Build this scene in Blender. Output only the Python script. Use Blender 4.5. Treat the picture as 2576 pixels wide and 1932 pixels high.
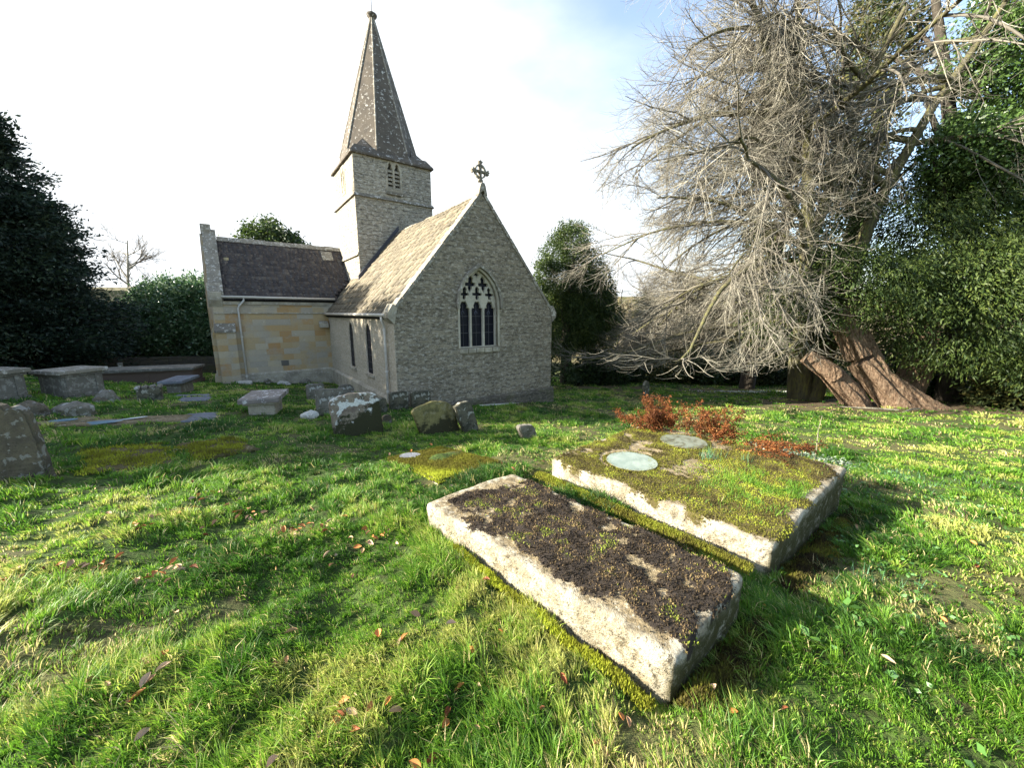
import bpy, bmesh, math, random
import numpy as np
from mathutils import Vector, Matrix
R=math.radians
random.seed(7); rng=np.random.default_rng(7)
for o in list(bpy.data.objects): bpy.data.objects.remove(o)
SC=bpy.context.scene; COL=SC.collection

# ------------------------------------------------------------------ camera
cam_d=bpy.data.cameras.new("camera"); cam=bpy.data.objects.new("camera",cam_d); COL.objects.link(cam)
cam_d.sensor_width=36; cam_d.lens=36*955/2576; cam_d.clip_start=.05; cam_d.clip_end=2000
cam.location=(0,0,0); cam.rotation_euler=(R(90-10.56),0,0); SC.camera=cam

# ------------------------------------------------------------------ light
SUN_EL=24.0; SX,SY=-.985,-.17
sv=Vector((SX,SY,0)).normalized()*math.cos(R(SUN_EL)); sv.z=math.sin(R(SUN_EL))
sd=bpy.data.lights.new("sun",'SUN'); so=bpy.data.objects.new("sun",sd); COL.objects.link(so)
sd.energy=5.0; sd.angle=R(.5); sd.color=(1,.93,.8)
so.rotation_euler=sv.to_track_quat('Z','Y').to_euler(); so.location=(-20,10,20)
W=bpy.data.worlds.new("World"); SC.world=W; W.use_nodes=True
nt=W.node_tree; bg=nt.nodes['Background']
sky=nt.nodes.new('ShaderNodeTexSky'); sky.sky_type='NISHITA'; sky.sun_disc=False
sky.sun_elevation=R(SUN_EL); sky.sun_rotation=math.atan2(SX,SY)
sky.air_density=1.0; sky.dust_density=1.2; sky.ozone_density=1.0
geo=nt.nodes.new('ShaderNodeTexCoord')
def wn(t,**k):
    n=nt.nodes.new(t)
    for a,b in k.items(): setattr(n,a,b)
    return n
nz=wn('ShaderNodeTexNoise'); nz.inputs['Scale'].default_value=2.2; nz.inputs['Detail'].default_value=6; nz.inputs['Roughness'].default_value=.55
mp=wn('ShaderNodeMapping'); mp.inputs['Scale'].default_value=(1,1,2.4)
nt.links.new(geo.outputs['Generated'],mp.inputs[0]); nt.links.new(mp.outputs[0],nz.inputs['Vector'])
dt=wn('ShaderNodeVectorMath',operation='DOT_PRODUCT'); nt.links.new(geo.outputs['Generated'],dt.inputs[0])
_d=Vector((-.62,.25,-.75)); dt.inputs[1].default_value=_d
ad=wn('ShaderNodeMath',operation='MULTIPLY_ADD'); nt.links.new(nz.outputs[0],ad.inputs[0]); ad.inputs[1].default_value=.55
nt.links.new(dt.outputs['Value'],ad.inputs[2])
mr=wn('ShaderNodeMapRange',interpolation_type='SMOOTHSTEP'); nt.links.new(ad.outputs[0],mr.inputs[0])
mr.inputs[1].default_value=-.13; mr.inputs[2].default_value=.36; mr.inputs[3].default_value=.12
mx=wn('ShaderNodeMix',data_type='RGBA'); nt.links.new(mr.outputs[0],mx.inputs[0])
nt.links.new(sky.outputs[0],mx.inputs[6]); mx.inputs[7].default_value=(3.2,3.35,3.5,1)
nt.links.new(mx.outputs[2],bg.inputs[0]); bg.inputs[1].default_value=.105
SC.view_settings.view_transform='Standard'; SC.view_settings.look='None'; SC.view_settings.exposure=2.05; SC.view_settings.gamma=1

# ------------------------------------------------------------------ noise (numpy)
def _h(ix,iy,s):
    a=(ix.astype(np.int64)*374761393+iy.astype(np.int64)*668265263+s*2147483647)&0xffffffff
    a=((a^(a>>13))*1274126177)&0xffffffff
    return ((a^(a>>16))&0xffff)/65535.0
def vn(x,y,s=0):
    x=np.asarray(x,float);y=np.asarray(y,float)
    ix=np.floor(x);iy=np.floor(y);fx=x-ix;fy=y-iy
    fx=fx*fx*(3-2*fx);fy=fy*fy*(3-2*fy)
    a=_h(ix,iy,s);b=_h(ix+1,iy,s);c=_h(ix,iy+1,s);d=_h(ix+1,iy+1,s)
    return (a*(1-fx)+b*fx)*(1-fy)+(c*(1-fx)+d*fx)*fy
def fbm(x,y,s=0,o=4):
    t=0;a=.5;n=0
    for i in range(o): t=t+a*vn(x*2**i+i*17.3,y*2**i-i*9.1,s+i);n+=a;a*=.5
    return t/n
def sst(a,b,x):
    t=np.clip((x-a)/(b-a),0,1);return t*t*(3-2*t)

# ------------------------------------------------------------------ terrain height
def base_h(x,y):
    x=np.asarray(x,float);y=np.asarray(y,float)
    z=-1.6-.0486*x-.114*y+np.maximum(x-2,0)*.045+.30*np.exp(-((x-.4)**2+(y-4.1)**2)/(2*1.65**2))
    r=np.hypot(x,y); w=sst(22,42,r)
    z=z*(1-w)+w*(-4.6)+np.maximum(r-60,0)*.07
    return np.where(r>160,np.maximum(z,6.5),z)
TB1=[(-.71,2.84),(0,3.43),(1.37,1.96),(.71,1.42)]
TB2=[(.41,4.03),(1.94,5.40),(3.56,3.80),(1.83,2.40)]
def T(x,y):
    x=np.asarray(x,float);y=np.asarray(y,float)
    r=np.hypot(x,y)
    a=.075*(1-.6*sst(3,12,r))
    ridg=fbm(x*1.1+y*1.0,(y-x)*2.6+4,11,3)-.5
    dip=.045*np.exp(-(np.maximum(_sd(x,y,TB1),0)/.10)**2)+.045*np.exp(-(np.maximum(_sd(x,y,TB2),0)/.12)**2)
    return base_h(x,y)-dip+a*2*(fbm(x*2.1,y*2.1,3,3)-.5)+.05*np.exp(-r/9)*(fbm(x*5.2,y*5.2,13,3)-.5)+.14*ridg*np.exp(-((x+1.5)**2+(y-1)**2)/30)
def _sd(x,y,P):
    # signed distance-like value to a convex quad (negative inside)
    P=np.array(P);ar=sum(P[i][0]*P[(i+1)%4][1]-P[(i+1)%4][0]*P[i][1] for i in range(4));m=np.full(np.shape(x),-9.0)
    for i in range(4):
        a=P[i];b=P[(i+1)%4];L=np.hypot(*(b-a));m=np.maximum(m,-((b[0]-a[0])*(y-a[1])-(b[1]-a[1])*(x-a[0]))/L*np.sign(ar))
    return m
def Tf(x,y): return float(T(x,y))

# ------------------------------------------------------------------ mesh helpers
def nmesh(name,V,F,mat=None,k=4,smooth=False,tint=None,attrs=None):
    V=np.asarray(V,np.float32).reshape(-1,3);F=np.asarray(F,np.int32).reshape(-1,k)
    me=bpy.data.meshes.new(name)
    me.vertices.add(len(V));me.vertices.foreach_set('co',V.ravel())
    me.loops.add(F.size);me.loops.foreach_set('vertex_index',F.ravel())
    me.polygons.add(len(F));me.polygons.foreach_set('loop_start',np.arange(0,F.size,k,dtype=np.int32))
    me.polygons.foreach_set('loop_total',np.full(len(F),k,np.int32))
    if smooth: me.polygons.foreach_set('use_smooth',np.ones(len(F),bool))
    if tint is not None:
        at=me.attributes.new('tint','FLOAT','POINT');at.data.foreach_set('value',np.asarray(tint,np.float32))
    for kk,vv in (attrs or {}).items():
        at=me.attributes.new(kk,'FLOAT','POINT');at.data.foreach_set('value',np.asarray(vv,np.float32))
    me.update(calc_edges=True)
    if mat: me.materials.append(mat)
    return me
def link(name,me,parent=None,loc=None):
    o=bpy.data.objects.new(name,me);COL.objects.link(o)
    if parent is not None:o.parent=parent
    if loc is not None:o.location=loc
    return o
def empty(name,loc=(0,0,0),rz=0):
    o=bpy.data.objects.new(name,None);COL.objects.link(o);o.location=loc;o.rotation_euler=(0,0,rz);o.empty_display_size=.3;return o
def tag(o,label,cat,group=None,kind=None):
    o['label']=label;o['category']=cat
    if group:o['group']=group
    if kind:o['kind']=kind
    return o
class MB:
    def __init__(s): s.bm=bmesh.new()
    def box(s,a,b,rot=None,bev=0):
        a=Vector(a);b=Vector(b);c=(a+b)/2;d=b-a
        r=bmesh.ops.create_cube(s.bm,size=1,matrix=Matrix.Translation(c)@(rot or Matrix())@Matrix.Diagonal((abs(d.x),abs(d.y),abs(d.z),1)))
        if bev:
            es=list({e for v in r['verts'] for e in v.link_edges}); bmesh.ops.bevel(s.bm,geom=es,offset=bev,segments=2,affect='EDGES',profile=.6)
        return s
    def poly(s,pts,ext):
        vs=[s.bm.verts.new(p) for p in pts];f=s.bm.faces.new(vs)
        r=bmesh.ops.extrude_face_region(s.bm,geom=[f]);bmesh.ops.translate(s.bm,vec=ext,verts=[v for v in r['geom'] if isinstance(v,bmesh.types.BMVert)])
        return s
    def tube(s,pts,rad,n=8,cap=True):
        pts=[Vector(p) for p in pts]
        if not hasattr(rad,'__len__'): rad=[rad]*len(pts)
        rings=[]
        for i,p in enumerate(pts):
            t=(pts[min(i+1,len(pts)-1)]-pts[max(i-1,0)]).normalized()
            u=t.cross(Vector((.13,.97,.2)) if abs(t.z)>.9 else Vector((0,0,1))).normalized();v=t.cross(u)
            rings.append([s.bm.verts.new(p+(u*math.cos(a)+v*math.sin(a))*rad[i]) for a in [2*math.pi*j/n for j in range(n)]])
        for a,b in zip(rings,rings[1:]):
            for j in range(n): s.bm.faces.new((a[j],a[(j+1)%n],b[(j+1)%n],b[j]))
        if cap: s.bm.faces.new(rings[0][::-1]);s.bm.faces.new(rings[-1])
        return s
    def build(s,name,mat,parent=None,loc=None,smooth=False,jit=0,uv=True):
        bmesh.ops.recalc_face_normals(s.bm,faces=s.bm.faces)
        me=bpy.data.meshes.new(name)
        if jit:
            for v in s.bm.verts: v.co+=Vector((random.uniform(-jit,jit) for _ in range(3)))
        s.bm.to_mesh(me);s.bm.free()
        if smooth: me.polygons.foreach_set('use_smooth',[True]*len(me.polygons))
        me.materials.append(mat)
        if uv: boxuv(me)
        return link(name,me,parent,loc)
def boxuv(me):
    uvl=me.uv_layers.new(name='UVMap') if not me.uv_layers else me.uv_layers[0]
    for p in me.polygons:
        n=p.normal
        for li in p.loop_indices:
            c=me.vertices[me.loops[li].vertex_index].co
            if abs(n.z)>.75: q=(c.x,c.y)
            elif abs(n.y)>=abs(n.x): q=(c.x,c.z)
            else: q=(c.y,c.z)
            uvl.data[li].uv=q
def prism(name,outer,holes,y0,y1,mat,parent=None,bev=0,axis='y'):
    """polygon in (s,z) with holes, extruded along local y (or x)"""
    cu=bpy.data.curves.new('c','CURVE');cu.dimensions='2D';cu.fill_mode='BOTH';cu.extrude=abs(y1-y0)/2-bev
    if bev: cu.bevel_depth=bev;cu.bevel_resolution=0;cu.offset=-bev
    for P in [outer]+list(holes):
        sp=cu.splines.new('POLY');sp.points.add(len(P)-1)
        for q,pt in zip(sp.points,P): q.co=(pt[0],pt[1],0,1)
        sp.use_cyclic_u=True
    ob=bpy.data.objects.new('tmp',cu);COL.objects.link(ob)
    bpy.context.view_layer.update()
    dg=bpy.context.evaluated_depsgraph_get()
    me=bpy.data.meshes.new_from_object(ob.evaluated_get(dg))
    bpy.data.objects.remove(ob)
    me.name=name;m=(y0+y1)/2
    for v in me.vertices:
        a,b,c=v.co
        v.co=(a,m-c,b) if axis=='y' else (m+c,a,b)
    bm=bmesh.new();bm.from_mesh(me);bmesh.ops.remove_doubles(bm,verts=bm.verts,dist=1e-5);bmesh.ops.recalc_face_normals(bm,faces=bm.faces);bm.to_mesh(me);bm.free()
    me.materials.clear();me.materials.append(mat);boxuv(me)
    return link(name,me,parent)

# ------------------------------------------------------------------ material helpers
class M:
    def __init__(s,name,rough=.9):
        s.m=bpy.data.materials.new(name);s.m.use_nodes=True;s.nt=s.m.node_tree
        s.b=s.nt.nodes['Principled BSDF'];s.b.inputs['Roughness'].default_value=rough;s.b.inputs['Specular IOR Level'].default_value=.25
        s.tc=s.n('ShaderNodeTexCoord')
    def n(s,t,**k):
        n=s.nt.nodes.new(t)
        for a,b in k.items(): setattr(n,a,b)
        return n
    def l(s,a,b): s.nt.links.new(a,b)
    def co(s,which='Object',scale=(1,1,1),off=(0,0,0)):
        mp=s.n('ShaderNodeMapping');mp.inputs['Scale'].default_value=scale;mp.inputs['Location'].default_value=off;s.l(s.tc.outputs[which],mp.inputs[0]);return mp.outputs[0]
    def noise(s,co,sc,det=4,ro=.55,dist=0):
        n=s.n('ShaderNodeTexNoise');n.inputs['Scale'].default_value=sc;n.inputs['Detail'].default_value=det;n.inputs['Roughness'].default_value=ro;n.inputs['Distortion'].default_value=dist;s.l(co,n.inputs['Vector']);return n.outputs[0]
    def vor(s,co,sc,out='Distance',feat='F1'):
        n=s.n('ShaderNodeTexVoronoi');n.feature=feat;n.inputs['Scale'].default_value=sc;s.l(co,n.inputs['Vector']);return n.outputs[out]
    def ramp(s,f,st):
        n=s.n('ShaderNodeValToRGB');e=n.color_ramp.elements
        while len(e)<len(st): e.new(.5)
        for q,(p,c) in zip(e,st): q.position=p;q.color=(c,c,c,1) if not hasattr(c,'__len__') else (*c,1)
        s.l(f,n.inputs[0]);return n.outputs[0]
    def mix(s,f,a,b,mode='MIX'):
        n=s.n('ShaderNodeMix',data_type='RGBA',blend_type=mode)
        for v,i in ((f,0),(a,6),(b,7)):
            if hasattr(v,'is_linked'): s.l(v,n.inputs[i])
            elif i==0: n.inputs[0].default_value=v
            else: n.inputs[i].default_value=(*v,1)
        return n.outputs[2]
    def math(s,op,a,b=0.0):
        n=s.n('ShaderNodeMath',operation=op)
        for v,i in ((a,0),(b,1)):
            if hasattr(v,'is_linked'): s.l(v,n.inputs[i])
            else: n.inputs[i].default_value=v
        return n.outputs[0]
    def attr(s,nm):
        n=s.n('ShaderNodeAttribute');n.attribute_name=nm;return n.outputs['Fac']
    def bump(s,h,st=.5,d=.02):
        n=s.n('ShaderNodeBump');n.inputs['Strength'].default_value=st;n.inputs['Distance'].default_value=d;s.l(h,n.inputs['Height']);s.l(n.outputs[0],s.b.inputs['Normal'])
    def col(s,c):
        if hasattr(c,'is_linked'): s.l(c,s.b.inputs['Base Color'])
        else: s.b.inputs['Base Color'].default_value=(*c,1)
        return s

def leafmat(name,stops,rough=.6,trans=.35,spec=.3):
    m=M(name,rough);c=m.ramp(m.attr('tint'),stops);m.col(c);m.b.inputs['Specular IOR Level'].default_value=spec
    tr=m.n('ShaderNodeBsdfTranslucent');c2=m.mix(.5,c,c,'ADD');m.l(c2,tr.inputs[0])
    mx=m.n('ShaderNodeMixShader');mx.inputs[0].default_value=trans
    out=m.nt.nodes['Material Output'];m.l(m.b.outputs[0],mx.inputs[1]);m.l(tr.outputs[0],mx.inputs[2]);m.l(mx.outputs[0],out.inputs[0])
    return m.m

def rubble(name,c1,c2,mort,lich,fleck=.5,bw=.46,bh=.2,dark=(.085,.075,.06),dk=.5,green=0.0,pit=.8,bs=1.0):
    m=M(name,.95)
    uv=m.co('UV');ob=m.co('Object')
    # distort uv
    nd=m.n('ShaderNodeTexNoise');nd.inputs['Scale'].default_value=3.5;nd.inputs['Detail'].default_value=3;m.l(uv,nd.inputs['Vector'])
    vs=m.n('ShaderNodeVectorMath',operation='SCALE');m.l(nd.outputs['Color'],vs.inputs[0]);vs.inputs[3].default_value=.17
    va=m.n('ShaderNodeVectorMath',operation='ADD');m.l(uv,va.inputs[0]);m.l(vs.outputs[0],va.inputs[1])
    br=m.n('ShaderNodeTexBrick');m.l(va.outputs[0],br.inputs['Vector'])
    for k,v in (('Scale',1),('Mortar Size',.012),('Mortar Smooth',.4),('Brick Width',bw),('Row Height',bh),('Bias',0)): br.inputs[k].default_value=v
    br.offset=.43;br.squash=1.3;br.squash_frequency=3
    br.inputs['Color1'].default_value=(*c1,1);br.inputs['Color2'].default_value=(*c2,1);br.inputs['Mortar'].default_value=(*mort,1)
    n1=m.noise(ob,1.1,5,.6);n2=m.noise(m.co('UV',(3.6,8.5,1)),1.5,6,.74);n3=m.noise(ob,22,5,.7)
    c=m.mix(m.ramp(n1,[(.35,0),(.7,dk)]),br.outputs['Color'],dark)
    c=m.mix(m.ramp(n2,[(.40,pit),(.50,0)]),c,dark)
    c=m.mix(m.ramp(m.noise(m.co('UV',(3.6,7,1),(3,7,0)),1.9,7,.76),[(.52,0),(.58,fleck)]),c,lich)
    c=m.mix(m.ramp(n3,[(.3,.35),(.6,0)]),c,(.05,.045,.04))
    if green: c=m.mix(m.ramp(m.noise(ob,1.9,5,.65),[(.5,0),(.68,green)]),c,(.10,.11,.03))
    m.col(c)
    h=m.math('ADD',m.math('MULTIPLY',br.outputs['Fac'],-.6),m.math('ADD',m.math('MULTIPLY',n2,.8),m.math('MULTIPLY',n3,.5)))
    m.bump(h,bs,.06);return m.m
m_gable=rubble('gable_stone',(.26,.22,.15),(.40,.345,.245),(.34,.30,.225),(.62,.58,.49),.6,dk=.30)
m_tower=rubble('tower_stone',(.38,.345,.265),(.50,.45,.35),(.40,.36,.28),(.70,.67,.58),.7,dk=.28)
m_side=rubble('chancel_side_stone',(.47,.415,.31),(.56,.49,.365),(.52,.46,.36),(.74,.70,.60),.4,bw=.6,bh=.26,dk=.12,pit=.25,bs=.35)
m_plinth=rubble('plinth_stone',(.13,.115,.085),(.19,.165,.12),(.10,.09,.07),(.45,.43,.36),.35,dk=.6,green=.4)
def ashlar():
    m=M('ashlar_stone',.92);uv=m.co('UV');ob=m.co('Object')
    br=m.n('ShaderNodeTexBrick');m.l(uv,br.inputs['Vector'])
    for k,v in (('Scale',1),('Mortar Size',.004),('Mortar Smooth',.3),('Brick Width',.62),('Row Height',.245),('Bias',0)): br.inputs[k].default_value=v
    br.offset=.37;br.offset_frequency=2;br.squash=.72;br.squash_frequency=2
    br.inputs['Color1'].default_value=(0,0,0,1);br.inputs['Color2'].default_value=(1,1,1,1);br.inputs['Mortar'].default_value=(.35,.35,.35,1)
    c=m.ramp(br.outputs['Color'],[(0,(.36,.32,.25)),(.3,(.46,.39,.27)),(.55,(.42,.315,.17)),(.78,(.44,.32,.16)),(1,(.40,.24,.10))])
    n1=m.noise(ob,1.4,5,.62);n3=m.noise(ob,16,5,.7)
    c=m.mix(m.ramp(n1,[(.50,0),(.64,.7)]),c,(.37,.335,.27))
    c=m.mix(m.ramp(n3,[(.33,.4),(.47,0)]),c,(.26,.23,.18))
    c=m.mix(m.ramp(m.noise(ob,5,6,.75),[(.60,0),(.66,.5)]),c,(.58,.55,.47))
    # grey splash band low on the wall (weathering of the stone)
    sp=m.n('ShaderNodeSeparateXYZ');m.l(ob,sp.inputs[0])
    c=m.mix(m.math('MULTIPLY',m.ramp(m.math('ADD',m.math('MULTIPLY',sp.outputs[2],-1),m.math('MULTIPLY',n1,.9)),[(0,0),(1,1)]),.0),c,(.3,.29,.25))
    m.col(c);m.bump(m.math('ADD',m.math('MULTIPLY',br.outputs['Fac'],-.5),m.math('MULTIPLY',n3,.5)),.6,.03);return m.m
m_ashlar=ashlar()
def dressed(name,base,dark=(.14,.125,.1),lich=(.62,.6,.53),la=.6,da=.6,sc=9,lt=.54):
    m=M(name,.92);ob=m.co('Object')
    c=m.mix(m.ramp(m.noise(ob,2.5,5,.6),[(.4,0),(.65,da)]),base,dark)
    c=m.mix(m.ramp(m.noise(ob,sc,6,.7),[(lt,0),(lt+.05,la)]),c,lich)
    c=m.mix(m.ramp(m.noise(ob,35,4,.7),[(.3,.4),(.5,0)]),c,dark)
    m.col(c);m.bump(m.noise(ob,28,5,.7),.6,.02);return m.m
m_dress=dressed('dressed_stone',(.42,.375,.28),la=.35)
m_trac=dressed('tracery_stone',(.50,.46,.36),la=.25,da=.35)
m_string=dressed('string_course_stone',(.20,.18,.14),la=.8,sc=7)
m_spire=dressed('spire_stone',(.125,.105,.08),dark=(.065,.057,.048),lich=(.55,.53,.47),la=.9,sc=7,lt=.575)
m_coping=dressed('coping_stone',(.26,.235,.185),la=.7)
def slatem(name,stops,lich=.4):
    m=M(name,.85);ob=m.co('Object')
    c=m.ramp(m.attr('tint'),stops)
    c=m.mix(m.ramp(m.noise(ob,12,5,.7),[(.56,0),(.63,lich)]),c,(.42,.40,.35))
    c=m.mix(m.ramp(m.noise(ob,1.2,4,.6),[(.45,0),(.7,.4)]),c,stops[0][1])
    m.col(c);m.bump(m.noise(ob,30,5,.7),.6,.015);return m.m
m_slate_c=slatem('chancel_roof_slate',[(0,(.10,.085,.06)),(.5,(.165,.14,.095)),(1,(.25,.215,.145))],.35)
m_slate_t=slatem('transept_roof_slate',[(0,(.052,.047,.05)),(.6,(.085,.075,.074)),(.97,(.13,.115,.105)),(1,(.40,.34,.20))],.30)
m_glass=M('leaded_glass',.35).col((.006,.007,.014));m_glass.b.inputs['Specular IOR Level'].default_value=.12
_v=m_glass.co('UV');m_glass.bump(m_glass.noise(_v,8,3),.15,.02);m_glass=m_glass.m
m_metal=M('saddle_bar_metal',.5).col((.10,.10,.11)).m
m_gutter=M('cream_painted_gutter',.55).col((.55,.50,.42)).m
m_pipe=M('pale_painted_pipe',.5);m_pipe.col(m_pipe.mix(m_pipe.ramp(m_pipe.noise(m_pipe.co(),6,5),[(.45,0),(.7,.6)]),(.62,.60,.55),(.38,.34,.28)));m_pipe=m_pipe.m
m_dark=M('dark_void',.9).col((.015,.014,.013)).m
m_flash=M('lead_flashing',.6).col((.06,.06,.07)).m

# ------------------------------------------------------------------ church  (local x = north along the gable, y = west, z = up)
ANG=math.atan2(1.017,1.376)
CH=empty('village_church',(-3.2256,10.5,0),ANG)
tag(CH,'small stone village church with tower spire and steep stone slate roofs','church')
XW,BW,APX=5.8,8.4,3.5
def arch(cx,w,zs,za,n=9):
    """pointed arch points from left spring over apex to right spring"""
    h=w/2;r=((za-zs)**2+h*h)/(2*h)
    pts=[]
    a1=math.asin(min(1,(za-zs)/r))
    for i in range(n+1):
        a=a1*i/n;pts.append((cx-h+r-r*math.cos(a),zs+r*math.sin(a)))
    return pts+[(2*cx-x,z) for x,z in pts[-2::-1]]
wcx,ww,wzs,wza,wsill=2.74,1.42,.24,1.33,-1.07
wh=[(wcx-ww/2,wsill)]+arch(wcx,ww,wzs,wza)+[(wcx+ww/2,wsill)]
gout=[(0,-3.9),(XW,-3.9),(XW,0.0),(XW/2,APX),(0,0.0)]
g=prism('chancel_gable_wall',gout,[wh],0,.55,m_gable,CH)
# side walls
def lancet(cy,w,zs,za,sill): return [(cy-w/2,sill)]+arch(cy,w,zs,za,6)+[(cy+w/2,sill)]
LC=[(4.68,.62,-.72,-.30,-1.99),(2.5,.62,-.72,-.30,-1.99)]
prism('chancel_side_wall',[(.5,-3.9),(BW+.4,-3.9),(BW+.4,.02),(.5,.02)],[lancet(*q) for q in LC],0,.5,m_side,CH,axis='x')
MB().box((0,.004,-3.9),(.004-.012,.5,.0)).build('corner_quoin',m_side,CH)
MB().box((XW-.5,.55,-3.9),(XW,BW+3,.02)).build('chancel_north_wall',m_side,CH)
# plinth
pb=MB();pb.poly([(-.06,-.10,-3.9),(-.06,-.10,-2.78),(-.06,.0,-2.70),(-.06,.0,-3.9)],(XW+.14,0,0))
pb.build('plinth',m_plinth,CH)
pb=MB();pb.poly([(-.09,.01,-3.9),(-.09,.01,-2.52),(-.0,.01,-2.44),(-.0,.01,-3.9)],(0,BW-.012,0));pb.build('plinth',m_dress,CH)
# east window: tracery filling the opening
def circle_pts(cx,cz,r,n=12,a0=0): return [(cx+r*math.cos(a0+2*math.pi*i/n),cz+r*math.sin(a0+2*math.pi*i/n)) for i in range(n)]
def light(cx,w,sill,zs):
    """cusped trefoil headed light"""
    h=w/2
    L=[(cx-h,sill),(cx-h,zs),(cx-h*.93,zs+.07),(cx-h*.55,zs+.07),(cx-h*.66,zs+.15),(cx-h*.36,zs+.26),(cx,zs+.33)]
    return L+[(2*cx-x,z) for x,z in L[-2::-1]]
def mouch(cx,cz,w,h,lean=0,k=1.12):
    """four-cusped dagger (diamond with lobes)"""
    p=[(0,-1),(.40,-.45),(.36,-.20),(.98,-.18),(1.0,.20),(.40,.22),(.40,.42),(.46,.68),(0,1.05)]
    p=p+[(-a,b) for a,b in p[-2:0:-1]]
    return [(cx+k*(a*w/2+lean*b*h/2),cz+k*b*h/2) for a,b in p]
lw=.405;lc=[wcx-.475,wcx,wcx+.475]
holes=[light(c,lw,wsill+.03,wzs-.15) for c in lc]
holes+=[mouch(wcx-.475+.02,wzs+.335,.30,.44,.10),mouch(wcx,wzs+.345,.33,.46),mouch(wcx+.475-.02,wzs+.335,.30,.44,-.10)]
holes+=[mouch(wcx-.235,wzs+.64,.32,.46,.10),mouch(wcx+.235,wzs+.64,.32,.46,-.10)]
holes+=[[(wcx-.12,wza-.19),(wcx-.03,wza-.17),(wcx,wza-.27),(wcx+.03,wza-.17),(wcx+.12,wza-.19),(wcx+.03,wza-.1),(wcx-.03,wza-.1)]]
wout=[(wcx-ww/2,wsill)]+arch(wcx,ww,wzs,wza)+[(wcx+ww/2,wsill)]
win=prism('window',wout,holes,.13,.26,m_trac,CH,bev=.012)
win['label']='three-light pointed window with cusped stone tracery'
gl=prism('glass',[(wcx-ww/2,wsill),(wcx+ww/2,wsill),(wcx+ww/2,wzs),(wcx+ww/2-.1,wzs+.5),(wcx,wza),(wcx-ww/2+.1,wzs+.5),(wcx-ww/2,wzs)],[],.235,.245,m_glass,win)
mb=MB()
for c in lc:
    for z in (-.62,-.1,-.36): mb.box((c-lw/2,.215,z),(c+lw/2,.228,z+(.012 if z!=-.36 else .008)))
    mb.box((c-.005,.219,wsill),(c+.003,.229,wzs))
mb.build('saddle_bar',m_metal,win)
m_figure=M('stained_glass_figure',.5).col((.10,.11,.16)).m
for c in lc:
    pts=[(c+.045*math.cos(a),.222,.0+.07*math.sin(a)) for a in [math.pi*i/6-.3 for i in range(9)]]
    MB().tube(pts,.009,5).build('halo_panel',m_figure,win)
mb=MB()
for i in range(5):
    mb.box((wcx-.75+i*.3,-.07,wsill-.15+random.uniform(-.01,.01)),(wcx-.47+i*.3,.2,wsill-.01),bev=.012)
mb.build('sill',m_dress,win)
# surround (splayed arch moulding) and hood mould
def archband(w0,w1,zs,za0,za1,drop):
    o=arch(wcx,w1,zs,za1,10);i=arch(wcx,w0,zs,za0,10)
    return [(wcx-w1/2,zs-drop)]+o+[(wcx+w1/2,zs-drop),(wcx+w0/2,zs-drop)]+i[::-1]+[(wcx-w0/2,zs-drop)]
prism('window_surround',archband(ww-.02,ww+.10,wzs,wza-.01,wza+.05,1.3),[],-.008,.08,m_trac,win)
prism('hood_mould',archband(ww+.10,ww+.24,wzs,wza+.06,wza+.16,.10),[],-.11,-.013,m_coping,win)
# lancets
for q in LC:
    o=prism('window',[(q[0]-q[1]/2-.1,q[4]-.1)]+arch(q[0],q[1]+.2,q[2],q[3]+.12,6)+[(q[0]+q[1]/2+.1,q[4]-.1)],[lancet(q[0],q[1]-.02,q[2],q[3]-.01,q[4]+.01)],-.006,.05,m_side,CH,axis='x')
    o['label']='narrow pointed lancet window'
    prism('glass',lancet(q[0],q[1],q[2],q[3],q[4]),[],.045,.055,m_glass,o,axis='x')
    mb=MB()
    for k in range(6): mb.box((.03,q[0]-q[1]/2+.02,q[4]+.15+k*.24),(.040,q[0]+q[1]/2-.02,q[4]+.165+k*.24))
    mb.build('saddle_bar',m_metal,o)
    MB().box((-.06,q[0]-.42,q[4]-.1),(.2,q[0]+.42,q[4]-.0),bev=.01).build('sill',m_dress,o)
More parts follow.
